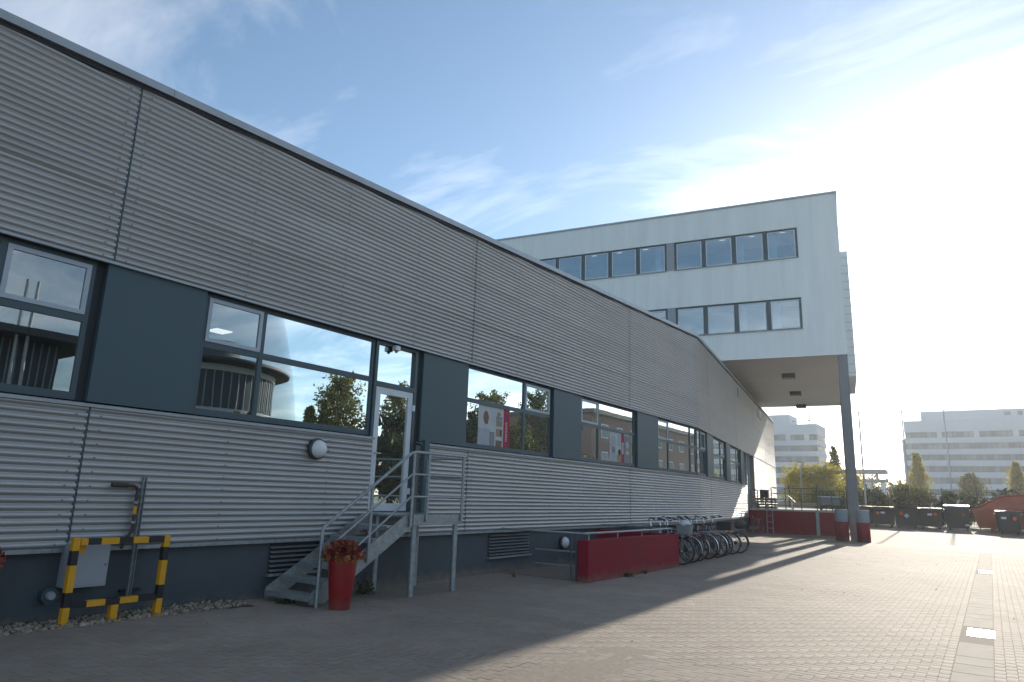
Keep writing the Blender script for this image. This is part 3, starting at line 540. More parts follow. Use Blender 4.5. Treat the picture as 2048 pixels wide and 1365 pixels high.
win(F1, -0.4, 3.86, [2.86], {(1, 1)}); win(F1, 5.36, 8.72, [6.36], {(0, 1)}); win(F1, 11.46, 14.93, [13.72], {(1, 1)}); win(F1, 16.5, 20.05, [17.58], {(0, 1)}); win(F1, 21.85, 25.62, [22.85, 25.0], {(0, 1)})
win(F2, 0.06, 1.85, [0.8], {(1, 1)}); win(F2, 3.42, 6.75, [5.6], {(1, 1)}); win(F2, 8.22, 11.95, [10.8], set())
# deep dark reveals beside and above the windows, flat blue-grey panels between them
def panel(F, a0, a1, t=0.006):
    MB(F).box(a0, a1, -0.35, -0.022, ZS + 0.036, ZH - 0.008).build('infill_panel', 'panel', hall)
for a0, a1 in ((-3.6, -0.46), (3.97, 5.33), (9.99, 11.42), (14.99, 16.45), (20.12, 21.8)): panel(F1, a0, a1)
for a0, a1 in ((1.92, 3.38), (6.95, 8.18), (12.0, 13.15)): panel(F2, a0, a1)
rv = MB(F1)
for a0, a1 in ((3.862, 3.965), (14.932, 14.985), (20.052, 20.115)): MB(F1).box(a0, a1, -0.34, -0.10, ZS + 0.036, ZH - 0.01).build('reveal', 'reveal', hall)
for F, a, b in ((F1, -0.4, 3.86), (F1, 5.35, 9.96), (F1, 11.44, 14.95), (F1, 16.47, 20.08), (F1, 21.82, 25.66), (F2, 0.05, 1.88), (F2, 3.4, 6.9), (F2, 8.2, 11.97)):
    MB(F).box(a, b, -0.34, -0.006, ZH - 0.034, ZH - 0.031).build('reveal', 'reveal', hall)
# entrance door with a fixed light above
dz0, dz1 = 1.29, 3.50
d = MB(F1); d.box(8.735, 8.80, -0.17, -0.06, dz0, ZH - 0.036); d.box(9.80, 9.865, -0.17, -0.06, dz0, ZH - 0.036); d.box(8.80, 9.80, -0.17, -0.06, dz1 + 0.002, dz1 + 0.09); d.box(8.80, 9.80, -0.17, -0.06, ZH - 0.09, ZH - 0.036)
dof = d.build('door_frame', 'frame', hall); pane(F1, 8.80, 9.80, -0.135, -0.12, dz1 + 0.09, ZH - 0.09, 'glass', dof, name='transom_pane')
dm = MB(F1); dm.box(8.81, 8.93, -0.14, -0.075, dz0 + 0.01, dz1 - 0.005); dm.box(9.67, 9.79, -0.14, -0.075, dz0 + 0.01, dz1 - 0.005); dm.box(8.93, 9.67, -0.14, -0.075, dz0 + 0.01, dz0 + 0.14); dm.box(8.93, 9.67, -0.14, -0.075, dz1 - 0.125, dz1 - 0.005)
door = dm.build('door', 'white', hall, 'white framed glass entrance door at the head of the steel stairs'); pane(F1, 8.93, 9.67, -0.115, -0.10, dz0 + 0.14, dz1 - 0.125, 'ribglass', door)
for z in (1.6, 3.15): MB(F1).box(9.78, 9.84, -0.075, -0.045, z, z + 0.11).build('hinge', 'white', door)
hd = MB(F1); hd.tube([(8.87, -0.075, 2.3), (8.87, -0.03, 2.3), (8.99, -0.03, 2.3)], 0.011); hd.build('handle', 'chrome', door)
MB(F1).box(9.866, 9.985, -0.34, -0.08, 1.24, ZH - 0.036).build('reveal', 'reveal', hall)
MB(F1).box(8.735, 9.985, -0.34, 0.0, 1.228, 1.285).build('threshold', 'zinc', hall)
# second door on the loading bay
MB(F2).box(14.02, 17.58, -0.34, -0.30, 1.3, ZH).build('bay_door', 'boxgrey', hall); MB(F2).box(15.7, 15.78, -0.30, -0.05, 1.3, ZH - 0.01).build('bay_door_post', 'coping', hall)
MB(F2).box(14.0, 17.6, -0.36, -0.30, 0, 1.3).build('wall_core', 'core', hall)
# screw heads
sc = MB(F1)
for F, rows, ranges in ((F1, [0.35, 2.1, 3.86, 4.14, 5.9, 7.75, 9.6, 11.33, 11.61, 13.2, 14.8, 16.5, 18.0, 19.36, 19.64, 21.4, 23.4, 25.5], [(ZB, ZS), (ZH, None)]),):
    for s in rows:
        for z0, z1 in ranges:
            z1 = z1 or ztop(s) - 0.2; k = 0
            z = z0 if z0 == ZB else ZB + PITCH * math.ceil((z0 - ZB) / PITCH)
            while z < z1 - 0.05:
                if not (8.7 < s < 10 and z < ZS):
                    z_ = z + PITCH * 0.5; sc.box(s - 0.010, s + 0.010, 0.024, 0.033, z_ - 0.010, z_ + 0.010)
                z += PITCH * 2
sc.build('screw_heads', 'screw', hall, kind='stuff')
# vents with louvre slats in the plinth
for a0, a1, z0, z1 in ((6.85, 7.78, 0.40, 0.83), (12.4, 13.98, 0.34, 0.83)):
    v = MB(F1).box(a0, a1, -0.056, -0.05, z0, z1).build('vent', 'reveal', hall)
    z = z0 + 0.03
    while z < z1 - 0.02:
        MB(F1).prism([(-0.045, z + 0.026), (-0.045, z + 0.022), (0.0, z), (0.004, z + 0.004)], 'a', a0, a1).build('slat', 'zinc', v); z += 0.066
    MB(F1).box(a0 - 0.03, a1 + 0.03, -0.055, 0.03, z0 - 0.035, z0).build('vent_sill', 'zinc', v)
MB(F2).box(11.3, 11.85, 0.02, 0.06, 7.15, 7.6).build('wall_vent', 'zinc', hall)
sg = MB(F2).box(20.9, 22.6, 0.02, 0.06, 7.15, 7.6).build('small_sign', 'stickw', hall); MB(F2).box(21.05, 22.45, 0.06, 0.066, 7.25, 7.5).build('sign_face', 'boxgrey', sg)

# ------------------------------------------------------------------ the raised office block
BN, BFAR, BR, BL, BZ0, BZ1 = 11.25, 31.6, 5.45, -22.0, 9.17, 18.0
blk = thing('office_block', 'pale two storey office block raised above the hall on dark columns', 'building', w2(BN, BR - 0.25))
# near wall with two rows of windows cut out
rows = [(10.6, 12.3), (14.52, 16.22)]
gA = (BR - 8.6, BR - 2.0); gB = (BR - 17.6, BR - 9.05)
wn_ = MB(F2)
def strip(u0, u1, z0, z1): wn_.box(BN, BN + 0.3, u0, u1, z0, z1)
zs_ = [BZ0, rows[0][0], rows[0][1], rows[1][0], rows[1][1], BZ1 - 0.12]
for i in (0, 2, 4): strip(BL, BR, zs_[i], zs_[i + 1])
for i in (1, 3):
    strip(gA[1], BR, zs_[i], zs_[i + 1]); strip(BL, gB[0], zs_[i], zs_[i + 1])
wn_.build('front_wall', 'render', blk)
w = MB(F2); w.box(BN + 0.301, BFAR, BR - 0.3, BR, BZ0, BZ1 - 0.12); w.build('side_wall', 'render', blk)
w = MB(F2); w.box(BFAR - 0.3, BFAR - 0.001, BL, BR - 0.301, BZ0, BZ1 - 0.12); w.build('rear_wall', 'render', blk)
w = MB(F2); w.box(BN + 0.301, BFAR - 0.301, BL, BL + 0.3, BZ0, BZ1 - 0.12); w.build('side_wall', 'render', blk)
MB(F2).box(BN + 0.002, BFAR - 0.002, BL + 0.002, BR - 0.002, BZ0 - 0.06, BZ0 - 0.001).build('soffit', 'soffit', blk)
MB(F2).box(BN - 0.05, BFAR + 0.05, BL - 0.05, BR + 0.05, BZ1 - 0.12, BZ1 - 0.02).build('roof_edge', 'coping', blk)
MB(F2).box(BN + 0.01, BFAR, BL, BR - 0.01, BZ1 - 0.2, BZ1 - 0.121).build('roof', 'roofdark', blk)
MB(F2).box(BN + 0.6, BFAR, BL, -1.2, ZT2 - 0.2, BZ0 - 0.061).build('base_wall', 'render', blk)
for z in (13.3,): MB(F2).box(BN + 0.31, BFAR - 0.31, BL + 0.31, BR - 0.31, z, z + 0.35).build('floor_slab', 'soffit', blk)
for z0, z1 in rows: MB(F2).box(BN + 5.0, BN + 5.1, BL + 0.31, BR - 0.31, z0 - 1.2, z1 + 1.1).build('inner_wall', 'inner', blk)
for z0, z1 in rows:
    MB(F2).box(BN - 0.0, BN + 0.12, gB[1], gA[0], z0, z1).build('pier_panel', 'boxgrey', blk)
    for (u0, u1), nwin in ((gA, 4), (gB, 5)):
        wd = (u1 - u0) / nwin
        f = MB(F2); b0, b1 = BN + 0.06, BN + 0.16
        f.box(b0, b1, u0, u1, z0, z0 + 0.05); f.box(b0, b1, u0, u1, z1 - 0.1, z1)
        for i in range(nwin + 1):
            uu = u0 + i * wd; f.box(b0, b1, max(u0, uu - 0.12), min(u1, uu + 0.12), z0 + 0.05, z1 - 0.1)
        wf = f.build('window_band', 'frame', blk)
        MB(F2).box(BN - 0.06, BN + 0.05, u0 - 0.02, u1 + 0.02, z0 - 0.03, z0).build('sill', 'coping', wf)
        for i in range(nwin):
            a, b = u0 + i * wd + 0.125, u0 + (i + 1) * wd - 0.125; c, e = z0 + 0.055, z1 - 0.105
            tl = 0.0
            s_ = MB(F2); t = 0.045
            for q in ((a, b, c, c + t), (a, b, e - t, e), (a, a + t, c + t, e - t), (b - t, b, c + t, e - t)): s_.box(BN + 0.045, BN + 0.10, *q)
            s_.build('sash', 'white', wf); pane(F2, BN + 0.07, BN + 0.08, a + t, b - t, c + t, e - t, 'glass_up', wf, 5)
    for uc, wv in ((BR - 3.3, 0.45), (BR - 5.0, 0.4), (BR - 9.6, 0.35)):
        MB(F2).box(BN + 0.35, BN + 0.38, uc - wv / 2, uc + wv / 2, z0 + 0.1, z1).build('curtain', 'cloth', blk)
    for uc in (BR - 2.9, BR - 4.6, BR - 6.3, BR - 11, BR - 12.7, BR - 14.4): MB(F2).box(BN + 1.6, BN + 2.8, uc - 0.15, uc + 0.15, z1 + 0.82, z1 + 0.85).build('ceiling_lamp', 'lamp', blk)
    MB(F2).box(BN + 0.31, BN + 5.0, BL + 0.31, BR - 0.31, z1 + 0.86, z1 + 0.9).build('ceiling', 'soffit', blk)
# columns in one row under the right edge
for s in (11.3, 18.8, 26.0, 31.0):
    MB(F2).bbox(s, s + 0.45, BR - 0.47, BR - 0.02, gh(*w2(s, 5)[:2]) - 0.03, BZ0 - 0.058, 0.03).build('column', 'column', blk)
# square lamps under the soffit
for s, u in ((16.5, 2.3), (23.7, 2.25), (30.5, 2.25)):
    l = MB(F2); l.box(s - 0.35, s + 0.35, u - 0.35, u + 0.35, BZ0 - 0.30, BZ0 - 0.061); lo = l.build('soffit_lamp', 'soffl', blk); MB(F2).box(s - 0.29, s + 0.29, u - 0.29, u + 0.29, BZ0 - 0.31, BZ0 - 0.301).build('lamp_glass', 'boxgrey', lo)
# clad stair shaft on the right side wall
sh = MB(F2); sh.box(21.5, 29.5, BR + 0.001, 6.02, 9.68, 18.05); sho = sh.build('stair_shaft', 'render', blk)
for z in np.arange(9.9, 18.0, 0.55): MB(F2).box(21.49, 29.5, BR + 0.002, 6.03, float(z), float(z) + 0.02).build('shaft_joint', 'coping', sho)

# ------------------------------------------------------------------ steel stairs to the door
st = thing('steel_stairs', 'galvanised steel stairs with landing and tube railing up to the white door', 'stairs', (-8.35, 8.0, 0))
XO, XI, ZL = -7.80, -8.80, 1.27
def sheetplate(x, pts, t=0.008): return MB().add([(x - t, q[0], q[1]) for q in pts] + [(x + t, q[0], q[1]) for q in pts], [tuple(range(len(pts) - 1, -1, -1)), tuple(range(len(pts), 2 * len(pts)))] + [(i, (i + 1) % len(pts), len(pts) + (i + 1) % len(pts), len(pts) + i) for i in range(len(pts))])
for x in (XO - 0.02, XI + 0.02):
    sheetplate(x, [(6.72, 0.10), (6.98, 0.10), (8.70, 1.10), (8.70, ZL), (8.52, ZL), (6.72, 0.24)]).build('stringer', 'zinc', st)
NR = 7
for i in range(NR - 1):
    z = 0.03 + (ZL) * (i + 1) / NR; y = 6.70 + i * 0.285
    t = MB(); t.box(XI + 0.03, XO - 0.03, y, y + 0.27, z - 0.035, z - 0.005); t.box(XI + 0.03, XO - 0.03, y, y + 0.012, z - 0.075, z - 0.0351); t.build('tread', 'zinc', st)
ld = MB(); ld.box(XI, XO - 0.02, 8.70, 9.98, ZL - 0.035, ZL - 0.003); ld.build('landing', 'zinc', st)
fr = MB(); fr.box(XO - 0.018, XO, 8.705, 9.98, ZL - 0.16, ZL + 0.01); fr.box(XI - 0.01, XO - 0.019, 9.982, 10.0, ZL - 0.16, ZL + 0.01); fr.box(XI - 0.01, XI + 0.008, 8.72, 9.98, ZL - 0.16, ZL - 0.036); fr.build('landing_frame', 'zinc', st)
for x, y in ((XO - 0.05, 8.78), (XO - 0.05, 9.86), (XI + 0.06, 8.85), (XI + 0.06, 9.86)):
    p = MB(); p.cyl((x, y, -0.01), (x, y, ZL - 0.036), 0.046, n=14); p.build('support_post', 'zinc', st)
# railing on the open side
def rl(t): return (6.80 + t * (8.58 - 6.80), 1.10 + t * (2.30 - 1.10))
x = XO + 0.02
rail = MB(); rail.tube([(x, 6.80, 1.07), (x, 6.84, 1.13), (x, 8.54, 2.26), (x, 8.64, 2.29), (x, 10.02, 2.29)], 0.026); rail.build('handrail', 'zinc', st)
for dz in (0.36, 0.72):
    r_ = MB(); r_.tube([(x, 6.84 + 0.0, 1.13 - dz), (x, 8.60, 2.29 - dz), (x, 10.02, 2.29 - dz)], 0.019); r_.build('knee_rail', 'zinc', st) if dz < 0.5 else MB().tube([(x, 7.35, 1.13 - dz + 0.34), (x, 8.60, 2.29 - dz), (x, 10.02, 2.29 - dz)], 0.019).build('knee_rail', 'zinc', st)
for y, z0, z1 in ((6.81, 0.05, 1.08), (7.72, 0.60, 1.70), (8.62, 1.10, 2.29), (9.00, ZL - 0.1, 2.29), (9.94, ZL - 0.1, 2.29)):
    MB().cyl((x, y, z0), (x, y, z1), 0.026, n=10).build('railing_post', 'zinc', st)
# end railing of the landing
for z in (2.25, 1.92, 1.56): MB().tube([(XI + 0.05, 10.0, z), (XO - 0.03, 10.0, z)], 0.017).build('knee_rail', 'zinc', st)
MB().cyl((XI + 0.12, 10.0, ZL - 0.1), (XI + 0.12, 10.0, 2.25), 0.024, n=10).build('railing_post', 'zinc', st)
MB().box(XI - 0.06, XI + 0.02, 10.0, 10.14, ZL, 2.62).build('door_stop_plate', 'panel', st)

# ------------------------------------------------------------------ lamps and fittings on the hall wall
def round_lamp(y, z, xw, lab, r=0.17):
    t = thing('wall_lamp', lab, 'lamp', (xw, y, z), group='round bulkhead lamps')
    def lat(prof):
        m_ = MB(); n = 28; vv = []
        for rr, h in prof:
            for i in range(n): a = 2 * math.pi * i / n; vv.append((xw + h, y + rr * math.cos(a), z + rr * math.sin(a)))
        ff = [(j * n + i, j * n + (i + 1) % n, (j + 1) * n + (i + 1) % n, (j + 1) * n + i) for j in range(len(prof) - 1) for i in range(n)]
        return m_.add(vv, ff, 0, True)
    lat([(0.001, 0), (r, 0.0), (r, 0.055), (r * 0.97, 0.075), (r * 0.86, 0.085), (r * 0.84, 0.06)]).build('lamp_housing', 'lamprim', t)
    lat([(r * 0.85, 0.06), (r * 0.83, 0.09), (r * 0.72, 0.135), (r * 0.5, 0.165), (r * 0.25, 0.178), (0.001, 0.18)]).build('lamp_glass', 'opal', t)
round_lamp(7.48, 2.27, -8.885, 'round opal wall lamp on corrugated sheets beside the steel stairs')
round_lamp(15.55, 0.53, -8.953, 'oval looking opal lamp low on the dark plinth by the red wall', 0.16)
dk = thing('extract_cap', 'dark round extract cap low on the plinth behind the striped guard', 'vent cap', (-8.955, 3.9, 0.38))
m_ = MB(); m_.cyl((-8.956, 3.9, 0.38), (-8.86, 3.9, 0.38), 0.095, 0.09, n=22); m_.build('flange', 'frame', dk); MB().cyl((-8.859, 3.9, 0.38), (-8.82, 3.9, 0.38), 0.05, 0.04, n=16).build('knob', 'boxgrey', dk)
se = thing('door_sensor', 'small white motion sensor under the eave above the door', 'sensor', (-8.95, 9.2, 4.25))
MB().bbox(-8.98, -8.86, 9.14, 9.26, 4.21, 4.30, 0.012).build('sensor_body', 'opal', se); MB().cyl((-8.92, 9.2, 4.209), (-8.92, 9.2, 4.17), 0.04, 0.02, n=14).build('sensor_eye', 'boxgrey', se)
# gas cabinet, pipe and channel
gb = thing('meter_cabinet', 'pale grey meter cabinet on the plinth inside the striped guard', 'cabinet', (-8.95, 4.28, 0.46))
MB().bbox(-8.955, -8.74, 3.98, 4.43, 0.46, 0.95, 0.008).build('cabinet_body', 'boxgrey', gb); MB().box(-8.741, -8.733, 4.005, 4.405, 0.485, 0.925).build('cabinet_door', 'boxgrey', gb); MB().cyl((-8.733, 4.39, 0.7), (-8.722, 4.39, 0.7), 0.012, n=10).build('lock', 'screw', gb)
gp = thing('gas_pipe', 'dark rusty gas pipe bending into the wall with a yellow band', 'pipe', (-8.83, 4.75, 0.92))
gpm = MB(); gpm.tube([(-8.83, 4.60, 0.86), (-8.83, 4.61, 0.95), (-8.83, 4.66, 1.01), (-8.83, 4.695, 1.08), (-8.83, 4.695, 1.54), (-8.83, 4.685, 1.59), (-8.83, 4.64, 1.615), (-8.83, 4.38, 1.62)], 0.020, n=10); gpm.build('pipe_run', 'pipe', gp)
MB().cyl((-8.83, 4.57, 1.617), (-8.83, 4.37, 1.62), 0.028, n=12).build('pipe_sleeve', 'pipe', gp)
MB().cyl((-8.83, 4.695, 1.27), (-8.83, 4.695, 1.37), 0.0215, n=12).build('yellow_band', 'yellow', gp)
for z in (1.16, 1.40): m_ = MB(); m_.cyl((-8.83, 4.695, z), (-8.83, 4.695, z + 0.025), 0.031, n=12); m_.box(-8.89, -8.85, 4.685, 4.705, z + 0.003, z + 0.022); m_.build('pipe_clip', 'zinc', gp)
ch = thing('steel_channel', 'upright galvanised steel channel fixed to the wall beside the gas pipe', 'channel', (-8.87, 4.82, 0.27))
MB().prism([(-8.884, 4.755), (-8.84, 4.755), (-8.84, 4.76), (-8.878, 4.76), (-8.878, 4.80), (-8.84, 4.80), (-8.84, 4.805), (-8.884, 4.805)], 'z', 0.26, 1.72).build('channel', 'zinc', ch)
for z in (0.34, 0.86): m_ = MB(); m_.box(-8.955, -8.885, 4.70, 4.94, z, z + 0.03); m_.build('bracket', 'black', ch)

# ------------------------------------------------------------------ striped impact guard
gd = thing('impact_guard', 'yellow and black striped impact guard frame bolted in front of the meter cabinet', 'guard', (-8.40, 4.7, 0.1))
def bar(p0, p1, bands, name, w_=0.09):
    p0, p1 = Vector(p0), Vector(p1); L = (p1 - p0).length; d_ = (p1 - p0) / L
    vert_ = abs(d_.z) > 0.9; m_ = MB(); t = 0.0; h = w_ / 2; col = bands[0]
    for k, frac in enumerate(bands[1:]):
        a, b = p0 + d_ * (t * L), p0 + d_ * ((t + frac) * L); g = 0.0
        if vert_: m_.box(a.x - h, a.x + h, a.y - h, a.y + h, a.z, b.z, col)
        else: m_.box(a.x - h, a.x + h, a.y, b.y, a.z - h, a.z + h, col)
        t += frac; col = 1 - col
    return m_.build(name, ['yellow', 'black'], gd)
GX = -8.52; gz = 0.105
bar((GX, 3.92, gz), (GX, 3.92, 1.03), [0, .20, .17, .31, .17, .15], 'post', 0.072); bar((GX, 4.97, gz), (GX, 4.97, 1.03), [0, .20, .17, .31, .17, .15], 'post', 0.072)
bar((GX, 3.963, 0.985), (GX, 4.927, 0.985), [0, .08, .15, .21, .17, .19, .20], 'top_rail', 0.071); bar((GX, 3.963, 0.31), (GX, 4.927, 0.31), [1, .17, .21, .17, .22, .23], 'bottom_rail', 0.066)
bar((GX, 4.44, gz), (GX, 4.44, 0.2705), [0, 1.0], 'post', 0.08)
for y in (3.92, 4.97, 4.44):
    m_ = MB(); m_.box(GX - 0.07, GX + 0.10, y - 0.075, y + 0.075, gz - 0.012, gz); m_.build('foot_plate', 'yellow', gd)
    for q in (-0.055, 0.055): MB().cyl((GX + 0.08, y + q, gz), (GX + 0.08, y + q, gz + 0.03), 0.009, n=6).build('bolt', 'chrome', gd)
MB().box(GX - 0.035, GX - 0.025, 3.963, 4.05, 0.86, 0.942).build('gusset', 'yellow', gd)

# ------------------------------------------------------------------ leaves and planters
def leaf_mesh(name, pts, size, m, seed=0, aspect=0.7, up_bias=0.0, cup=0.15):
    """many leaf-sized faces: pts (n,3); every leaf is a bent quad pair of its own random turn"""
    rg = np.random.default_rng(seed); n = len(pts); pts = np.asarray(pts, float)
    a = rg.normal(size=(n, 3)); a /= np.linalg.norm(a, axis=1)[:, None]; b = rg.normal(size=(n, 3)); b[:, 2] += up_bias; b -= a * (a * b).sum(1)[:, None]; b /= np.linalg.norm(b, axis=1)[:, None]; c = np.cross(a, b)
    s = (np.asarray(size) * rg.uniform(0.6, 1.35, n))[:, None] if np.ndim(size) == 0 else size[:, None]
    V = np.stack([pts - a * s, pts + b * s * aspect * .6 + c * s * cup, pts + a * s, pts - b * s * aspect * .6 + c * s * cup], 1)
    me = bpy.data.meshes.new(name); me.vertices.add(n * 4); me.vertices.foreach_set('co', V.reshape(-1)); me.loops.add(n * 4); me.loops.foreach_set('vertex_index', np.arange(n * 4, dtype=np.int32)); me.polygons.add(n); me.polygons.foreach_set('loop_start', np.arange(0, n * 4, 4, dtype=np.int32)); me.update(calc_edges=True)
    at = me.attributes.new('rnd', 'FLOAT', 'FACE'); at.data.foreach_set('value', rg.random(n).astype(np.float32)); me.materials.append(M[m]); return me
def planter(x, y, z, lab):
    t = thing('flower_planter', lab, 'planter', (x, y, z), group='tall red planters', world_children=False)
    MB().lathe([(0.001, 0), (0.135, 0), (0.140, 0.012), (0.178, 0.40), (0.192, 0.60), (0.196, 0.66), (0.188, 0.665), (0.178, 0.655), (0.170, 0.60), (0.001, 0.60)], (0, 0, 0), n=36).build('pot', 'potred', t)
    rg = np.random.default_rng(int(abs(y) * 10)); n = 420; th = rg.uniform(0, 2 * np.pi, n); ph = rg.uniform(-0.25, 1.45, n); rr = rg.uniform(0.78, 1.03, n)
    P = np.stack([0.275 * rr * np.cos(th) * np.cos(ph), 0.275 * rr * np.sin(th) * np.cos(ph), 0.70 + 0.20 * rr * np.sin(ph)], -1)
    obj('red_leaves', leaf_mesh('red_leaves', P[P[:, 2] > 0.70], 0.042, 'lf_red', 1, 1.5, 0.5, 0.35), t); obj('amber_leaves', leaf_mesh('amber_leaves', P[P[:, 2] <= 0.70], 0.040, 'lf_amber', 2, 1.5, 0, 0.35), t)
    stm = MB(); rs_ = random.Random(5)
    for _ in range(40):
        q = rs_.uniform(0, 6.28); k = rs_.uniform(0.1, 0.24); stm.tube([(0.05 * math.cos(q), 0.05 * math.sin(q), 0.6), (k * .6 * math.cos(q), k * .6 * math.sin(q), 0.72), (k * math.cos(q), k * math.sin(q), rs_.uniform(0.7, 0.86))], 0.0035, n=4)
    stm.build('stems', 'pipe', t); MB().lathe([(0.168, 0.61), (0.1, 0.64), (0.001, 0.65)], (0, 0, 0), n=20).build('soil', 'soil', t)
    return t
planter(-7.52, 6.99, gh(-7.52, 6.99), 'tall red planter of red and amber leaves at the foot of the steel stairs')
planter(-8.72, 3.03, 0.10, 'red planter by the wall beyond the striped guard, away from the stairs')
def tuft(x, y, z, r, h, m, lab, n=60, seed=0):
    rg = np.random.default_rng(seed); t = thing('weed_tuft', lab, 'weed', (x, y, z), world_children=False, group='weeds growing from the joints')
    th = rg.uniform(0, 6.28, n); k = np.sqrt(rg.random(n)); P = np.stack([r * k * np.cos(th), r * k * np.sin(th), h * rg.random(n) * (1.1 - k * .7)], -1)
    obj('foliage', leaf_mesh('foliage', P, 0.03, m, seed, 0.6, 1.0), t); stm = MB()
    for q in P[::5]: stm.tube([(0, 0, 0), tuple(q * 0.5 + np.array([0, 0, 0.01])), tuple(q)], 0.002, n=3)
    stm.build('stalk', 'lf_dark', t)
tuft(-8.52, 8.45, 0.01, 0.16, 0.34, 'lf_dark', 'dark leafy weed growing under the steel stairs', 150, 1)
tuft(-8.35, 6.75, 0.05, 0.14, 0.08, 'lf_dark', 'flat green weed below the lowest stair tread', 80, 2)
tuft(-6.60, 14.35, 0.0, 0.09, 0.13, 'lf_dark', 'larger green weed at the foot of the red wall', 90, 3); tuft(-6.62, 15.25, 0.0, 0.07, 0.11, 'lf_green', 'smaller weed by the red wall next to the larger one', 60, 4)
tuft(-8.25, 12.35, 0.0, 0.04, 0.14, 'lf_mix', 'thin upright weed in the paving before the cellar ladder', 30, 5)
gp_ = np.random.default_rng(9); P = np.stack([gp_.uniform(-8.9, -8.4, 500), gp_.uniform(1.5, 6.2, 500), 0.10 + gp_.random(500) * 0.05], -1)
tag(obj('ground_moss', leaf_mesh('ground_moss', P, 0.02, 'lf_dark', 8, 0.6, 1.0), kind='stuff'), 'dark moss and small weeds between the gravel stones', 'moss')

lg = np.random.default_rng(4); LX = np.concatenate([lg.uniform(-8.7, -6.5, 50), lg.uniform(-6, 1, 40)]); LY = np.concatenate([lg.uniform(5, 12.5, 50), lg.uniform(6, 30, 40)])
tag(obj('fallen_leaves', leaf_mesh('fallen_leaves', np.stack([LX, LY, ghv(LX, LY) + 0.008], -1), 0.013, 'lf_amber', 6, 1.2, 0, 0.3), kind='stuff'), 'scattered fallen leaves on the paving', 'leaves')
# ------------------------------------------------------------------ red parapet of the cellar stairwell
rw = thing('red_parapet', 'low wine red parapet wall with a steel rail around the cellar stairwell', 'wall', (-6.85, 15.2, 0))
MB().bbox(-6.95, -6.70, 12.68, 17.62, -0.05, 0.80, 0.008).build('wall', 'red', rw); MB().box(-8.95, -6.951, 17.40, 17.615, -0.05, 0.80).build('return_wall', 'red', rw)
MB().tube([(-8.85, 12.74, 0.93), (-6.86, 12.74, 0.93), (-6.83, 12.80, 0.93), (-6.83, 17.45, 0.93), (-6.86, 17.5, 0.93), (-8.85, 17.5, 0.93)], 0.022, n=10).build('top_rail', 'zinc', rw)
for y in (12.95, 14.3, 15.6, 17.2): MB().cyl((-6.83, y, 0.79), (-6.83, y, 0.915), 0.014, n=8).build('rail_stub', 'zinc', rw)
MB().box(-8.95, -6.951, 12.8, 17.39, 0.0, 0.012).build('well_cover', 'plinth', rw)
for z in (0.28, 0.56): MB().tube([(-8.0, 12.78, z), (-7.05, 12.76, z), (-6.96, 12.76, z)], 0.016, n=8).build('ladder_rung', 'zinc', rw)
for x in (-7.12, -7.0): MB().cyl((x, 12.74, 0.0), (x, 12.74, 0.92), 0.018, n=8).build('gate_post', 'frame', rw)

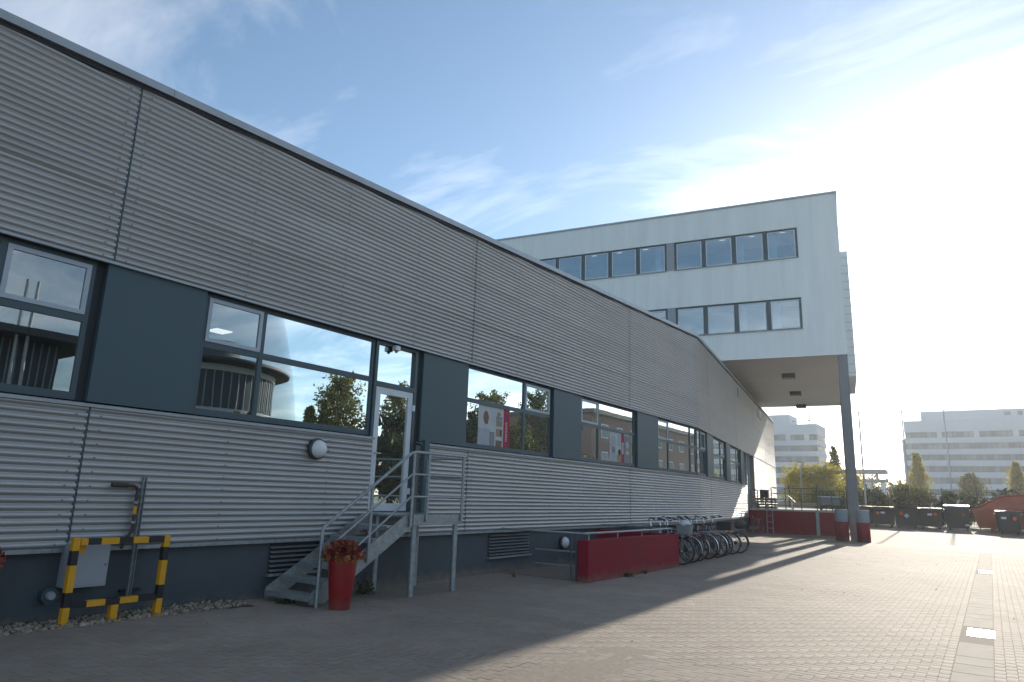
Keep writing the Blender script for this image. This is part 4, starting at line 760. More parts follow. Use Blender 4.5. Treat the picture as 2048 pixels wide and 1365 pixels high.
# ------------------------------------------------------------------ posters behind the glass (flat prints)
def poster(y0, y1, z0, z1, redfrom, redto, lab, second=False):
    x = -9.0148
    t = thing('window_poster', lab, 'poster', (x, (y0 + y1) / 2, z0), group='posters behind the window glass')
    def pc(a0, a1, c0, c1, m, lev, name='print_area'): MB().box(x, x + 0.0015 * lev + 0.001, y0 + (y1 - y0) * a0, y0 + (y1 - y0) * a1, z0 + (z1 - z0) * c0, z0 + (z1 - z0) * c1).build(name, m, t)
    def blob(a, c, ra, rc, m, lev):
        n = 18; ym, zm = y0 + (y1 - y0) * a, z0 + (z1 - z0) * c; rg = random.Random(int(a * 100)); xx = x + 0.0015 * lev + 0.001
        q = [(ym + (y1 - y0) * ra * math.cos(6.283 * i / n) * rg.uniform(.85, 1.1), zm + (z1 - z0) * rc * math.sin(6.283 * i / n) * rg.uniform(.9, 1.1)) for i in range(n)]
        MB().prism(q, 'a', x, xx).build('print_area', m, t)
    pc(0, 1, 0, 1, 'pwhite', 0, 'sheet'); pc(redfrom, redto, 0.0, 1, 'pred', 1)
    if not second:
        blob(0.24, 0.70, 0.09, 0.17, 'pbrown', 1); pc(0.0, 0.36, 0.0, 0.42, 'plight', 1); pc(0.36, 0.52, 0.0, 0.36, 'pgrey', 1)
        pc(0.55, 0.76, 0.70, 0.78, 'pgrey', 1); blob(0.64, 0.84, 0.07, 0.06, 'ptan', 2); pc(0.56, 0.76, 0.52, 0.69, 'ptan', 1); pc(0.56, 0.76, 0.26, 0.46, 'ptan', 2); pc(0.70, 0.74, 0.28, 0.44, 'lf_dark', 3); pc(0.56, 0.77, 0.18, 0.22, 'pwhite', 2); pc(0.56, 0.76, 0.0, 0.16, 'pbrown', 1)
        cu = bpy.data.curves.new('lettering', 'FONT'); cu.body = 'BACKEREI'; cu.size = 0.10; cu.extrude = 0.0005; cu.materials.append(M['ptext'])
        to = bpy.data.objects.new('lettering_tmp', cu); COL.objects.link(to); dg = bpy.context.evaluated_depsgraph_get(); lm = bpy.data.meshes.new_from_object(to.evaluated_get(dg)); bpy.data.objects.remove(to)
        lm.transform(Matrix(((0, 0, 1, x + 0.005), (0, 1, 0, 0), (-1, 0, 0, 0), (0, 0, 0, 1))))
        co = np.zeros(len(lm.vertices) * 3); lm.vertices.foreach_get('co', co); co = co.reshape(-1, 3); ymn, zmx = co[:, 1].min(), co[:, 2].max()
        co[:, 1] += y0 + (y1 - y0) * 0.865 - ymn; co[:, 2] += z0 + (z1 - z0) * 0.66 - zmx; lm.vertices.foreach_set('co', co.reshape(-1)); obj('lettering', lm, t)
    else:
        blob(0.17, 0.62, 0.14, 0.26, 'plight', 1); blob(0.18, 0.40, 0.10, 0.11, 'pgrey', 2); pc(0.04, 0.28, 0.0, 0.30, 'plight', 1); pc(0.36, 0.52, 0.55, 0.95, 'plight', 1); blob(0.47, 0.34, 0.07, 0.11, 'lf_dark', 2); pc(0.34, 0.54, 0.0, 0.25, 'ptan', 1)
        pc(0.70, 1.0, 0.0, 0.95, 'pgrey', 1); blob(0.86, 0.63, 0.08, 0.12, 'pblue', 2); blob(0.86, 0.36, 0.09, 0.07, 'pblue', 2); pc(0.72, 0.98, 0.44, 0.52, 'ptan', 2); pc(0.585, 0.615, 0.3, 0.7, 'ptext', 2); pc(0.645, 0.665, 0.3, 0.7, 'ptext', 2)
poster(11.95, 13.15, ZW0 + 0.09, 3.55, 0.80, 1.0, 'poster with a red strip, white lettering and shelves behind the window nearer the stairs')
poster(18.35, 19.75, ZW0 + 0.09, 3.55, 0.55, 0.70, 'poster with a narrow red strip and pale shapes behind the window past the cellar stairwell', True)

# ------------------------------------------------------------------ bicycles (local: rear axle at x = 0, front axle at x = 1.06, z up)
WR = 0.345
wheel_tyre = MB().ring((0, 0, 0), WR - 0.018, 0.019, n=40, m=8).mesh('tyre', 'tyre')
wheel_rim = MB().ring((0, 0, 0), WR - 0.045, 0.011, n=40, m=6, sx=1.2).mesh('rim', 'screw')
sp_ = MB()
for i in range(28):
    a = 2 * math.pi * i / 28; o_ = 0.022 * (1 if i % 2 else -1); b_ = a + (0.28 if (i // 2) % 2 else -0.28)
    sp_.cyl((0.024 * math.cos(b_), o_, 0.024 * math.sin(b_)), ((WR - 0.05) * math.cos(a), 0, (WR - 0.05) * math.sin(a)), 0.0016, n=3, caps=False)
wheel_sp = sp_.mesh('spokes', 'chrome')
hb = MB(); hb.cyl((0, -0.045, 0), (0, 0.045, 0), 0.02, n=12); wheel_hub = hb.mesh('hub', 'alu')
rfm = MB(); rfm.prism([(0.16, -0.012), (0.24, -0.016), (0.24, 0.016), (0.16, 0.012)], 'b', -0.006, 0.006); wheel_ref = rfm.mesh('reflector', 'orange')
def bicycle(lab, rear, ang, fmat='fr_black', step=False, guards='alu', rack=True, load=None, lean=0.05, bar_='swept', steer=0.15, saddle_m='saddle'):
    """rear = world (x, y) of the rear tyre's contact point; ang = heading of the front"""
    t = thing('bicycle', lab, 'bicycle', (rear[0], rear[1], gh(*rear) + 0.0), group='bicycles parked in a row along the hall' if rear[1] < 30 else None, world_children=False)
    t.rotation_euler = (lean, 0, ang)
    def wheel(x):
        w_ = obj('wheel', wheel_tyre, t); w_.location = (x, 0, WR)
        for nm, mm in (('rim', wheel_rim), ('spokes', wheel_sp), ('hub', wheel_hub), ('reflector', wheel_ref)): obj(nm, mm, w_)
        w_.rotation_euler = (0, random.Random(rear[1] + x).uniform(0, 6), 0); return w_
    wheel(0); wf = wheel(1.06); wf.rotation_euler = (0, 0.7, steer)
    A, B, C_, D_, E_ = (0, 0, WR), (0.43, 0, 0.29), (0.27, 0, 0.80), (0.85, 0, 0.86), (0.89, 0, 0.74)
    f = MB(); f.tube([B, C_], 0.019); f.tube([D_, E_], 0.023)
    if step: f.tube([(0.865, 0, 0.80), (0.66, 0, 0.46), (0.54, 0, 0.34), B], 0.023); f.tube([(0.875, 0, 0.76), (0.70, 0, 0.45), (0.60, 0, 0.33), (0.50, 0, 0.29)], 0.017)
    else: f.tube([(0.28, 0, 0.76), (0.86, 0, 0.82)], 0.02); f.tube([(0.885, 0, 0.75), B], 0.022)
    for sd_ in (-1, 1): f.tube([(0, sd_ * 0.055, WR), (0.36, sd_ * 0.05, 0.30), (0.43, sd_ * 0.02, 0.29)], 0.010, n=6); f.tube([(0, sd_ * 0.055, WR), (0.26, sd_ * 0.018, 0.72)], 0.008, n=6)
    f.build('frame', fmat, t)
    fk = MB()
    for sd_ in (-1, 1): fk.tube([(1.06, sd_ * 0.05, WR), (1.02, sd_ * 0.05, 0.48), (0.92, sd_ * 0.045, 0.72), (0.90, sd_ * 0.02, 0.745)], 0.011, n=6)
    fk.tube([(0.885, 0, 0.745), (0.83, 0, 0.96)], 0.014); fk.build('fork', fmat, t)
    h = MB()
    if bar_ == 'swept': pts = [(0.64, -0.30, 1.13), (0.77, -0.27, 1.16), (0.85, -0.14, 1.13), (0.86, 0, 1.06), (0.85, 0.14, 1.13), (0.77, 0.27, 1.16), (0.64, 0.30, 1.13)]
    else: pts = [(0.82, -0.31, 1.08), (0.87, -0.12, 1.06), (0.88, 0, 1.05), (0.87, 0.12, 1.06), (0.82, 0.31, 1.08)]
    h.tube(pts, 0.015); h.tube([(0.83, 0, 0.94), (0.86, 0, 1.06)], 0.017); hbar = h.build('handlebar', 'chrome', t)
    for sd_ in (-1, 1):
        e0 = Vector(pts[0] if sd_ < 0 else pts[-1]); e1 = Vector(pts[1] if sd_ < 0 else pts[-2]); MB().cyl(tuple(e0 - (e1 - e0) * 0.08), tuple(e0 + (e1 - e0) * 0.85), 0.022, n=10).build('grip', 'saddle', hbar)
        br = MB(); br.tube([tuple(e1 + Vector((0.03, 0, -0.03))), tuple(e0 + Vector((0.06, 0, -0.05)))], 0.006, n=5); br.build('brake_lever', 'alu', hbar)
    s_ = MB(); s_.cyl((0.29, 0, 0.74), (0.25, 0, 0.93), 0.013); s_.build('seat_post', 'alu', t)
    sv = []
    for x_, wd, z_, hh in ((0.10, 0.07, 0.985, 0.05), (0.14, 0.10, 0.99, 0.07), (0.20, 0.085, 0.985, 0.06), (0.28, 0.045, 0.98, 0.045), (0.36, 0.026, 0.975, 0.035), (0.385, 0.012, 0.965, 0.025)):
        sv.append([(x_, wd * math.cos(a_), z_ - (hh if math.sin(a_) < 0 else 0.028) * 0.5 * (1 - math.sin(a_)) + 0.0) for a_ in [2 * math.pi * k / 10 for k in range(10)]])
    sm_ = MB(); sm_.add([p for g_ in sv for p in g_], [(i * 10 + k, i * 10 + (k + 1) % 10, (i + 1) * 10 + (k + 1) % 10, (i + 1) * 10 + k) for i in range(5) for k in range(10)] + [tuple(range(9, -1, -1)), tuple(range(50, 60))], 0, True); sm_.build('saddle', saddle_m, t)
    ck = MB(); ck.ring((0.43, 0.05, 0.29), 0.085, 0.006, n=24, m=4); ck.tube([(0.43, -0.07, 0.29), (0.43, 0.07, 0.29)], 0.014); ck.tube([(0.43, 0.075, 0.29), (0.56, 0.08, 0.18)], 0.009, n=6); ck.tube([(0.43, -0.075, 0.29), (0.30, -0.08, 0.40)], 0.009, n=6); cko = ck.build('crank', 'alu', t)
    for p in ((0.56, 0.13, 0.18), (0.30, -0.13, 0.40)): MB().box(p[0] - 0.045, p[0] + 0.045, p[1] - 0.04, p[1] + 0.04, p[2] - 0.012, p[2] + 0.012).build('pedal', 'saddle', cko)
    cg = MB(); cg.prism([(0.02, WR + 0.04), (0.40, 0.385), (0.50, 0.34), (0.50, 0.25), (0.40, 0.21), (0.02, WR - 0.05)], 'b', 0.055, 0.066); cg.build('chain_guard', 'fr_black', t)
    if guards:
        for x_, t0, t1 in ((0, 0.10, 2.9), (1.06, 0.55, 2.75)):
            g_ = MB(); R_ = WR + 0.022; n = 18; vv = []
            for i in range(n + 1):
                a_ = t0 + (t1 - t0) * i / n if x_ > 0 else 0.55 + (math.pi - 0.35) * i / n
                for yy, dr in ((-0.027, -0.012), (-0.012, 0), (0.012, 0), (0.027, -0.012)): vv.append((x_ + (R_ + dr) * math.cos(a_), yy, WR + (R_ + dr) * math.sin(a_)))
            g_.add(vv, [(i * 4 + k, (i + 1) * 4 + k, (i + 1) * 4 + k + 1, i * 4 + k + 1) for i in range(n) for k in range(3)], 0, True); g_.build('mudguard', guards, t)
    if rack:
        r_ = MB()
        for sd_ in (-1, 1): r_.tube([(0.22, sd_ * 0.05, 0.76), (0.16, sd_ * 0.06, 0.765), (-0.20, sd_ * 0.06, 0.765)], 0.006, n=5); r_.tube([(0, sd_ * 0.07, WR), (-0.05, sd_ * 0.065, 0.765)], 0.006, n=5)
        for x_ in (-0.2, -0.08, 0.04, 0.15): r_.tube([(x_, -0.06, 0.765), (x_, 0.06, 0.765)], 0.005, n=5)
        r_.build('luggage_rack', 'alu', t)
    MB().box(-0.235, -0.215, -0.035, 0.035, 0.70, 0.745).build('rear_lamp', 'redlamp', t)
    fl = MB(); fl.cyl((0.95, 0, 0.83), (1.03, 0, 0.83), 0.025, 0.04, n=14); fl.build('front_lamp', 'chrome', t)
    if load == 'basket':
        for z0, z1, g0, g1 in ((0.78, 1.02, 0.11, 0.145),):
            b_ = MB(); P0 = [(-0.24, -g0), (0.06, -g0), (0.06, g0), (-0.24, g0)]; P1 = [(-0.28, -g1), (0.10, -g1), (0.10, g1), (-0.28, g1)]
            b_.add([(p[0], p[1], z0) for p in P0] + [(p[0], p[1], z1) for p in P1], [(0, 1, 2, 3)] + [(i, (i + 1) % 4, 4 + (i + 1) % 4, 4 + i) for i in range(4)]); b_.tube([(p[0], p[1], z1) for p in P1 + P1[:1]], 0.012, n=6); b_.build('basket', 'wicker', t)
        bl = MB(); bl.lathe([(0.001, 0.12), (0.09, 0.11), (0.16, 0.05), (0.17, 0.0), (0.12, -0.05)], (-0.09, 0, 1.02), n=16); bl.build('bag', 'cloth', t)
    if load == 'crate':
        b_ = MB(); b_.box(-0.34, 0.12, -0.17, 0.17, 0.775, 0.80); b_.box(-0.34, 0.12, -0.17, -0.155, 0.80, 1.03); b_.box(-0.34, 0.12, 0.155, 0.17, 0.80, 1.03); b_.box(-0.34, -0.325, -0.155, 0.155, 0.80, 1.03); b_.box(0.105, 0.12, -0.155, 0.155, 0.80, 1.03); b_.build('crate', 'crate', t)
    if load == 'bag':
        bl = MB(); bl.lathe([(0.001, -0.14), (0.14, -0.12), (0.21, -0.02), (0.20, 0.07), (0.12, 0.14), (0.001, 0.16)], (-0.08, 0, 0.92), n=18); bl.build('bag', 'bag', t)
    if load == 'cover':
        sv_ = MB(); sv_.lathe([(0.001, 0.05), (0.07, 0.045), (0.12, 0.0), (0.13, -0.12), (0.15, -0.24), (0.12, -0.25)], (0.20, 0, 1.0), n=14); sv_.build('saddle_cover', 'cloth', t)
    if load == 'pannier':
        for sd_ in (-1, 1): MB().bbox(-0.28, 0.06, sd_ * 0.13 - 0.055, sd_ * 0.13 + 0.055, 0.44, 0.76, 0.02).build('pannier', 'bag', t)
    # kickstand
    MB().tube([(0.36, 0.03, 0.28), (0.30, 0.16 - lean * 2, 0.01)], 0.008, n=6).build('kickstand', 'alu', t)
    return t
HD = math.pi  # front wheel towards the hall
bicycle('black step-through bicycle with a grey rear basket and white bag, nearest the red wall', (-6.80, 18.05), HD + 0.06, 'fr_black', True, 'fr_black', load='basket')
bicycle('bicycle with a white cover over its saddle beside the basket bicycle', (-6.86, 18.85), HD - 0.05, 'fr_silver', True, 'alu', load='cover', lean=-0.04)
bicycle('black bicycle with dark panniers beside the one with the covered saddle', (-6.92, 19.55), HD + 0.08, 'fr_black', False, 'alu', load='pannier', bar_='flat')
bicycle('dark green bicycle with bright mudguards in the middle of the row', (-6.95, 20.45), HD - 0.03, 'fr_green', True, 'chrome', lean=0.06)
bicycle('blue bicycle with bright mudguards and an empty luggage rack', (-6.92, 21.25), HD + 0.04, 'fr_blue', False, 'chrome', bar_='flat', lean=-0.05)
bicycle('bicycle with a black crate on its luggage rack', (-7.02, 22.15), HD - 0.06, 'fr_black', True, 'alu', load='crate')
bicycle('red framed bicycle next to the crate bicycle', (-7.05, 23.05), HD + 0.05, 'fr_red', False, 'fr_black', bar_='flat')
bicycle('bicycle with a round dark bag on the rack, last of the row', (-7.02, 23.85), HD - 0.04, 'fr_silver', True, 'fr_black', load='bag', lean=-0.04)
bicycle('black bicycle squeezed in between the saddle cover and the panniers', (-6.95, 19.2), HD - 0.12, 'fr_black', False, 'fr_black', lean=0.08, steer=-0.4)
bicycle('silver step-through bicycle between the green and the blue bicycle', (-7.02, 20.85), HD + 0.1, 'fr_silver', True, 'fr_black', lean=-0.07, steer=0.5)
bicycle('dark blue bicycle between the crate and the blue one', (-7.0, 21.7), HD + 0.02, 'fr_blue', True, 'fr_black', lean=0.04, steer=-0.3, bar_='flat')
bicycle('black bicycle leaning alone by the loading dock wall', w2(13.55, 0.55)[:2], HD + 0.5, 'fr_black', True, 'chrome', load=None)

# ------------------------------------------------------------------ loading dock
DS = 14.45; DZ = 1.33
dk = thing('loading_dock', 'raised loading dock with a wine red front wall and pale concrete edge', 'loading dock', w2(DS, 2.5))
MB(F2).box(DS, DS + 0.25, 0.0, 4.92, -0.05, DZ - 0.09).build('front_wall', 'red', dk); MB(F2).box(DS + 0.251, 33, 4.67, 4.92, -0.05, DZ - 0.09).build('side_wall', 'red', dk); MB(F2).box(DS - 0.02, 33.0, 0.03, 4.94, DZ - 0.09, DZ).build('dock_slab', 'conc', dk)
for u in (1.02, 3.47):
    pass
ldr = thing('dock_ladder', 'narrow steel ladder fixed to the red dock wall', 'ladder', w2(DS - 0.1, 1.05))
for u in (0.92, 1.22): MB(F2).box(DS - 0.14, DS - 0.10, u - 0.02, u + 0.02, 0.0, DZ - 0.02).build('ladder_rail', 'zinc', ldr)
for z in (0.3, 0.62, 0.94, 1.24): MB(F2).box(DS - 0.16, DS - 0.10, 0.941, 1.199, z, z + 0.03).build('rung', 'zinc', ldr)
bp = thing('dock_post', 'upright grey steel buffer post before the red dock wall', 'post', w2(DS - 0.1, 3.47)); MB(F2).box(DS - 0.16, DS - 0.04, 3.38, 3.54, 0.0, DZ - 0.1).build('post', 'zinc', bp); MB(F2).box(DS - 0.18, DS - 0.02, 3.36, 3.56, DZ - 0.1, DZ - 0.06).build('post_cap', 'zinc', bp)
def railing(lab, pts, z1, n_knee, name='guard_rail', midposts=()):
    t = thing(name, lab, 'railing', w2(pts[0][0], pts[0][1], DZ), group='railings on the loading dock')
    def W(p, z): return w2(p[0], p[1], z)
    for k in range(n_knee + 1):
        z = z1 - (z1 - DZ - 0.1) * k / (n_knee + 0.4); m_ = MB(); m_.tube([W(p, z) for p in pts], 0.022 if k == 0 else 0.016, n=8); m_.build('rail', 'green', t)
    for p in list(pts) + list(midposts): m_ = MB(); m_.cyl(W(p, DZ - 0.005), W(p, z1), 0.025, n=8); m_.build('railing_post', 'green', t)
railing('dark railing beside the bay door on the dock', [(DS + 0.15, 0.10), (DS + 0.15, 0.85)], 2.33, 2, midposts=[(DS + 0.15, 0.45)])
railing('tall dark railing at the middle of the dock edge', [(DS + 0.15, 1.18), (DS + 0.15, 3.47)], 2.47, 3, midposts=[(DS + 0.15, 1.9), (DS + 0.15, 2.7)])
railing('dark railing at the outer end of the dock edge', [(DS + 0.15, 3.62), (DS + 0.15, 4.80)], 2.38, 2, midposts=[(DS + 0.15, 4.2), (DS + 0.15, 4.6)])
railing('dark railing running back along the outer side of the dock', [(DS + 0.4, 4.82), (DS + 9.0, 4.82)], 2.38, 2, midposts=[(DS + 2, 4.82), (DS + 4, 4.82), (DS + 6, 4.82)])
# things on the dock
pl = thing('pallet_stack', 'stack of weathered pallets on the dock by the bay door', 'pallets', w2(DS + 0.9, 0.9, DZ))
for k in range(4):
    z = DZ + k * 0.15
    for q in (0.35, 0.60, 0.85, 1.10, 1.33): MB(F2).box(DS + 0.4, DS + 1.55, q - 0.05, q + 0.05, z + 0.12, z + 0.145).build('deck_board', 'wood', pl)
    for q in (0.4, 0.9, 1.42): MB(F2).box(DS + q, DS + q + 0.12, 0.30, 1.38, z + 0.022, z + 0.119).build('bearer', 'wood', pl)
    for q in (0.35, 0.85, 1.33): MB(F2).box(DS + 0.4, DS + 1.55, q - 0.05, q + 0.05, z + 0.001, z + 0.021).build('deck_board', 'wood', pl)
bx = thing('black_crate', 'black plastic crate on top of the pallet stack', 'crate', w2(DS + 0.8, 0.75, DZ + 0.6)); c_ = MB(F2); z = DZ + 0.596; c_.box(DS + 0.5, DS + 1.1, 0.55, 0.98, z, z + 0.03); c_.box(DS + 0.5, DS + 0.53, 0.55, 0.98, z + 0.03, z + 0.40); c_.box(DS + 1.07, DS + 1.1, 0.55, 0.98, z + 0.03, z + 0.40); c_.box(DS + 0.531, DS + 1.069, 0.55, 0.58, z + 0.03, z + 0.40); c_.box(DS + 0.531, DS + 1.069, 0.95, 0.98, z + 0.03, z + 0.40); c_.build('crate_body', 'crate', bx); MB(F2).box(DS + 0.48, DS + 1.12, 0.53, 1.0, z + 0.401, z + 0.43).build('lid', 'crate', bx)
sg = thing('tilted_board', 'dark tilted board on a white and orange post on the dock', 'sign', w2(DS + 1.2, 2.15, DZ)); m_ = MB(F2); m_.box(DS + 1.15, DS + 1.23, 2.11, 2.19, DZ, DZ + 0.40); m_.build('post', 'banner', sg); MB(F2).box(DS + 1.145, DS + 1.235, 2.191, 2.23, DZ, DZ + 0.40).build('orange_edge', 'sticker', sg)
MB(F2).add([(DS + 1.0, 1.95, DZ + .72), (DS + 1.4, 1.95, DZ + .72), (DS + 1.4, 2.30, DZ + .38), (DS + 1.0, 2.30, DZ + .38), (DS + 1.0, 1.98, DZ + .75), (DS + 1.4, 1.98, DZ + .75), (DS + 1.4, 2.33, DZ + .41), (DS + 1.0, 2.33, DZ + .41)], [(3, 2, 1, 0), (4, 5, 6, 7), (0, 1, 5, 4), (1, 2, 6, 5), (2, 3, 7, 6), (3, 0, 4, 7)]).build('board', 'green', sg)
bn = thing('red_bench', 'small red bench standing on the dock', 'bench', w2(DS + 1.0, 4.05, DZ)); MB(F2).box(DS + 0.85, DS + 1.15, 3.80, 4.30, DZ + 0.25, DZ + 0.31).build('seat', 'potred', bn)
for u in (3.88, 4.2): MB(F2).box(DS + 0.9, DS + 1.1, u - 0.02, u + 0.02, DZ, DZ + 0.249).build('leg', 'green', bn)
cnt = thing('grey_container', 'grey ribbed container with a pale rim standing on the dock behind the railing', 'container', w2(DS + 3, 4.0, DZ))
MB(F2).box(DS + 2.4, DS + 3.6, 3.50, 4.60, DZ + 0.30, DZ + 0.74).build('tub', 'zinc', cnt); MB(F2).box(DS + 2.35, DS + 3.65, 3.45, 4.64, DZ + 0.74, DZ + 0.79).build('rim', 'banner', cnt)
for k in range(6): MB(F2).box(DS + 2.38, DS + 2.3995, 3.5, 4.6, DZ + 0.34 + k * 0.065, DZ + 0.36 + k * 0.065).build('rib', 'green', cnt)
for q in (2.5, 3.45):
    for u in (3.6, 4.5): MB(F2).cyl((DS + q, u, DZ), (DS + q, u, DZ + 0.299), 0.03, n=8).build('leg', 'green', cnt)
lw = thing('concrete_wall', 'low pale concrete wall behind the loading dock', 'wall', (-11, 62, 0.3)); MB().box(-24, -8.2, 61.0, 61.25, 0.2, 1.75).build('wall', 'conc', lw)
# concrete collision blocks beside the column
for s, u, lab in ((10.95, 4.63, 'collision post of red and grey concrete between column and dock'), (10.45, 5.53, 'collision post of red and grey concrete on the open yard side of the column')):
    t = thing('collision_post', lab, 'bollard', w2(s, u), group='collision posts beside the column', world_children=False); t.rotation_euler = (0, 0, math.atan2(D2.y, D2.x) - math.pi / 2)
    MB().lathe([(0.001, -0.02), (0.29, -0.02), (0.29, 0.88)], (0, 0, 0), n=28).build('red_base', 'red', t); MB().lathe([(0.289, 0.88), (0.289, 1.42), (0.27, 1.45), (0.001, 1.455)], (0, 0, 0), n=28).build('grey_top', 'boll', t)

# ------------------------------------------------------------------ waste containers
def waste_bin(x, y, rz, lab, lid='binyel', h=1.38, open_=0, stickers=(), w_=1.34, dome=0.0):
    t = thing('waste_container', lab, 'waste container', (x, y, gh(x, y)), group='waste containers along the fence', world_children=False); t.rotation_euler = (0, 0, rz)
    b = MB(); W, D_ = w_ / 2, 0.5; z0, z1 = 0.15, h - 0.10
    P0 = [(-W + .05, -D_ + .05), (W - .05, -D_ + .05), (W - .05, D_ - .05), (-W + .05, D_ - .05)]; P1 = [(-W, -D_), (W, -D_), (W, D_), (-W, D_)]
    b.add([(*p, z0) for p in P0] + [(*p, z1) for p in P1], [(3, 2, 1, 0)] + [(i, (i + 1) % 4, 4 + (i + 1) % 4, 4 + i) for i in range(4)]); b.box(-W - 0.03, W + 0.03, -D_ - 0.03, D_ + 0.03, z1, z1 + 0.05); b.build('body', 'bin', t)
    for k in (-0.55, -0.2, 0.2, 0.55): MB().prism([(-D_ + .03, z0 + 0.02), (-D_ - 0.012, z1 - 0.02), (-D_ + 0.02, z1 - 0.02), (-D_ + .07, z0 + 0.02)], 'a', k * w_ / 1.3 - 0.025, k * w_ / 1.3 + 0.025).build('rib', 'bin', t)
    l = MB()
    n = 8; prof = [(-D_ - 0.05 + (2 * D_ + 0.1) * i / n, z1 + 0.055 + (0.03 + dome) * math.sin(math.pi * i / n)) for i in range(n + 1)]
    if open_: prof = [(q[0], q[1] + open_ * (D_ - q[0]) / (2 * D_)) for q in prof]
    l.prism(prof + [(D_ + 0.05, z1 + 0.051), (-D_ - 0.05, z1 + 0.051 + open_)], 'a', -W - 0.04, W + 0.04); lo = l.build('lid', lid, t)
    MB().tube([(-W * 0.7, -D_ - 0.09, z1 + 0.06 + open_), (W * 0.7, -D_ - 0.09, z1 + 0.06 + open_)], 0.014, n=6).build('lid_handle', 'bin', lo)
    for sx in (-1, 1):
        MB().cyl((sx * (W + 0.02), 0, z1 - 0.12), (sx * (W + 0.09), 0, z1 - 0.12), 0.03, n=10).build('trunnion', 'alu', t)
        for sy_ in (-1, 1):
            m_ = MB(); m_.cyl((sx * (W - .2) - 0.025, sy_ * (D_ - .2), 0.09), (sx * (W - .2) + 0.025, sy_ * (D_ - .2), 0.09), 0.09, n=14); m_.box(sx * (W - .2) - 0.035, sx * (W - .2) + 0.035, sy_ * (D_ - .2) - 0.03, sy_ * (D_ - .2) + 0.03, 0.09, z0); m_.build('castor', 'tyre', t)
    for kind, sx, sz, r_ in stickers:
        yy = -D_ + 0.05 * (1 - (sz - z0) / (z1 - z0)) - 0.016; s_ = MB(); n = 20 if kind == 'dot' else 4
        if kind == 'plate': q = [(sx - r_, sz - r_ * .5), (sx + r_, sz - r_ * .5), (sx + r_, sz + r_ * .5), (sx - r_, sz + r_ * .5)]
        else: q = [(sx + r_ * math.cos(6.2832 * i / n), sz + r_ * math.sin(6.2832 * i / n)) for i in range(n)]
        s_.prism(q, 'b', yy - 0.012, yy); s_.build('sticker', {'dot': 'sticker', 'plate': 'stickw', 'dia': 'stickb'}[kind], t)
    return t
BY = 55.0
waste_bin(-7.60, BY + .1, 0.02, 'dark waste container with a yellow lid half hidden by the collision post')
waste_bin(-6.17, BY, 0.0, 'yellow lidded waste container with an orange dot and a white plate side by side', stickers=(('dot', -0.28, 0.92, 0.10), ('plate', 0.03, 0.95, 0.13)))
waste_bin(-4.78, BY, 0.0, 'waste container with a raised cream lid and a pale blue diamond sticker', 'bincream', open_=0.16, stickers=(('dot', -0.25, 0.95, 0.12), ('dia', 0.05, 0.80, 0.17)))
waste_bin(-3.38, BY, -0.01, 'yellow lidded waste container with an orange dot right of its white plate', stickers=(('dot', 0.33, 0.95, 0.11), ('plate', 0.0, 0.94, 0.13)))
waste_bin(-1.85, BY - .1, 0.02, 'taller dark waste container with a domed glossy dark lid next to the orange skip', 'binlid', 1.50, stickers=(('dot', 0.34, 0.98, 0.08), ('plate', 0.5, 0.35, 0.1)), dome=0.12)
waste_bin(0.82, BY - 2.6, 0.05, 'dark waste container with a glossy lid standing before the orange skip', 'binlid', 1.40, stickers=(('plate', -0.25, 0.95, 0.13), ('dot', 0.28, 0.93, 0.11)), w_=1.2)
waste_bin(2.2, BY - 2.5, 0.05, 'dark waste container before the skip, farther from the yellow lids', 'binlid', 1.40, w_=1.2)
sk = thing('orange_skip', 'orange steel skip with slanted ends and a pale gabled lid', 'skip', (1.1, 55.6, gh(1.1, 55.6)), world_children=False, rz=0.03)
MB().add([(-2.15, -0.85, 1.32), (-1.85, -0.80, 0.2), (1.75, -0.80, 0.2), (2.15, -0.85, 1.45), (-2.15, 0.85, 1.32), (-1.85, 0.80, 0.2), (1.75, 0.80, 0.2), (2.15, 0.85, 1.45)], [(0, 1, 2, 3), (7, 6, 5, 4), (0, 4, 5, 1), (1, 5, 6, 2), (2, 6, 7, 3)]).build('tub', 'skip', sk)
_l = MB().add([(-2.17, -0.87, 1.325), (2.17, -0.87, 1.455), (2.17, 0.87, 1.455), (-2.17, 0.87, 1.325), (-0.35, -0.70, 2.22), (0.75, -0.70, 2.32), (0.75, 0.70, 2.32), (-0.35, 0.70, 2.22)], [(3, 2, 1, 0), (4, 5, 6, 7), (0, 1, 5, 4), (1, 2, 6, 5), (2, 3, 7, 6), (3, 0, 4, 7)], 0); _l.mi[2] = 1; _l.mi[3] = 1; _l.build('gabled_lid', ['tarp', 'skip'], sk)
for p in ([(-2.18, -0.89, 1.33), (-0.36, -0.72, 2.24), (0.76, -0.72, 2.34), (2.18, -0.89, 1.46)], [(-1.3, -0.80, 1.79), (-1.3, 0.80, 1.79)], [(-0.36, -0.72, 2.24), (-0.36, 0.72, 2.24)]): MB().tube(p, 0.05, n=6).build('lid_rib', 'skip', sk)
for x in (-1.2, 1.2): MB().tube([(x, -0.82, 0.75), (x, -0.93, 0.75)], 0.06, n=10).build('lifting_pin', 'skip', sk)
for x in (-1.1, 1.1): MB().box(x - 0.1, x + 0.1, -0.6, 0.6, 0.0, 0.2).build('skid', 'skip', sk)
for z in (0.5, 0.8): MB().box(-1.8, 1.8, -0.855, -0.80, z, z + 0.05).build('rib', 'skip', sk)

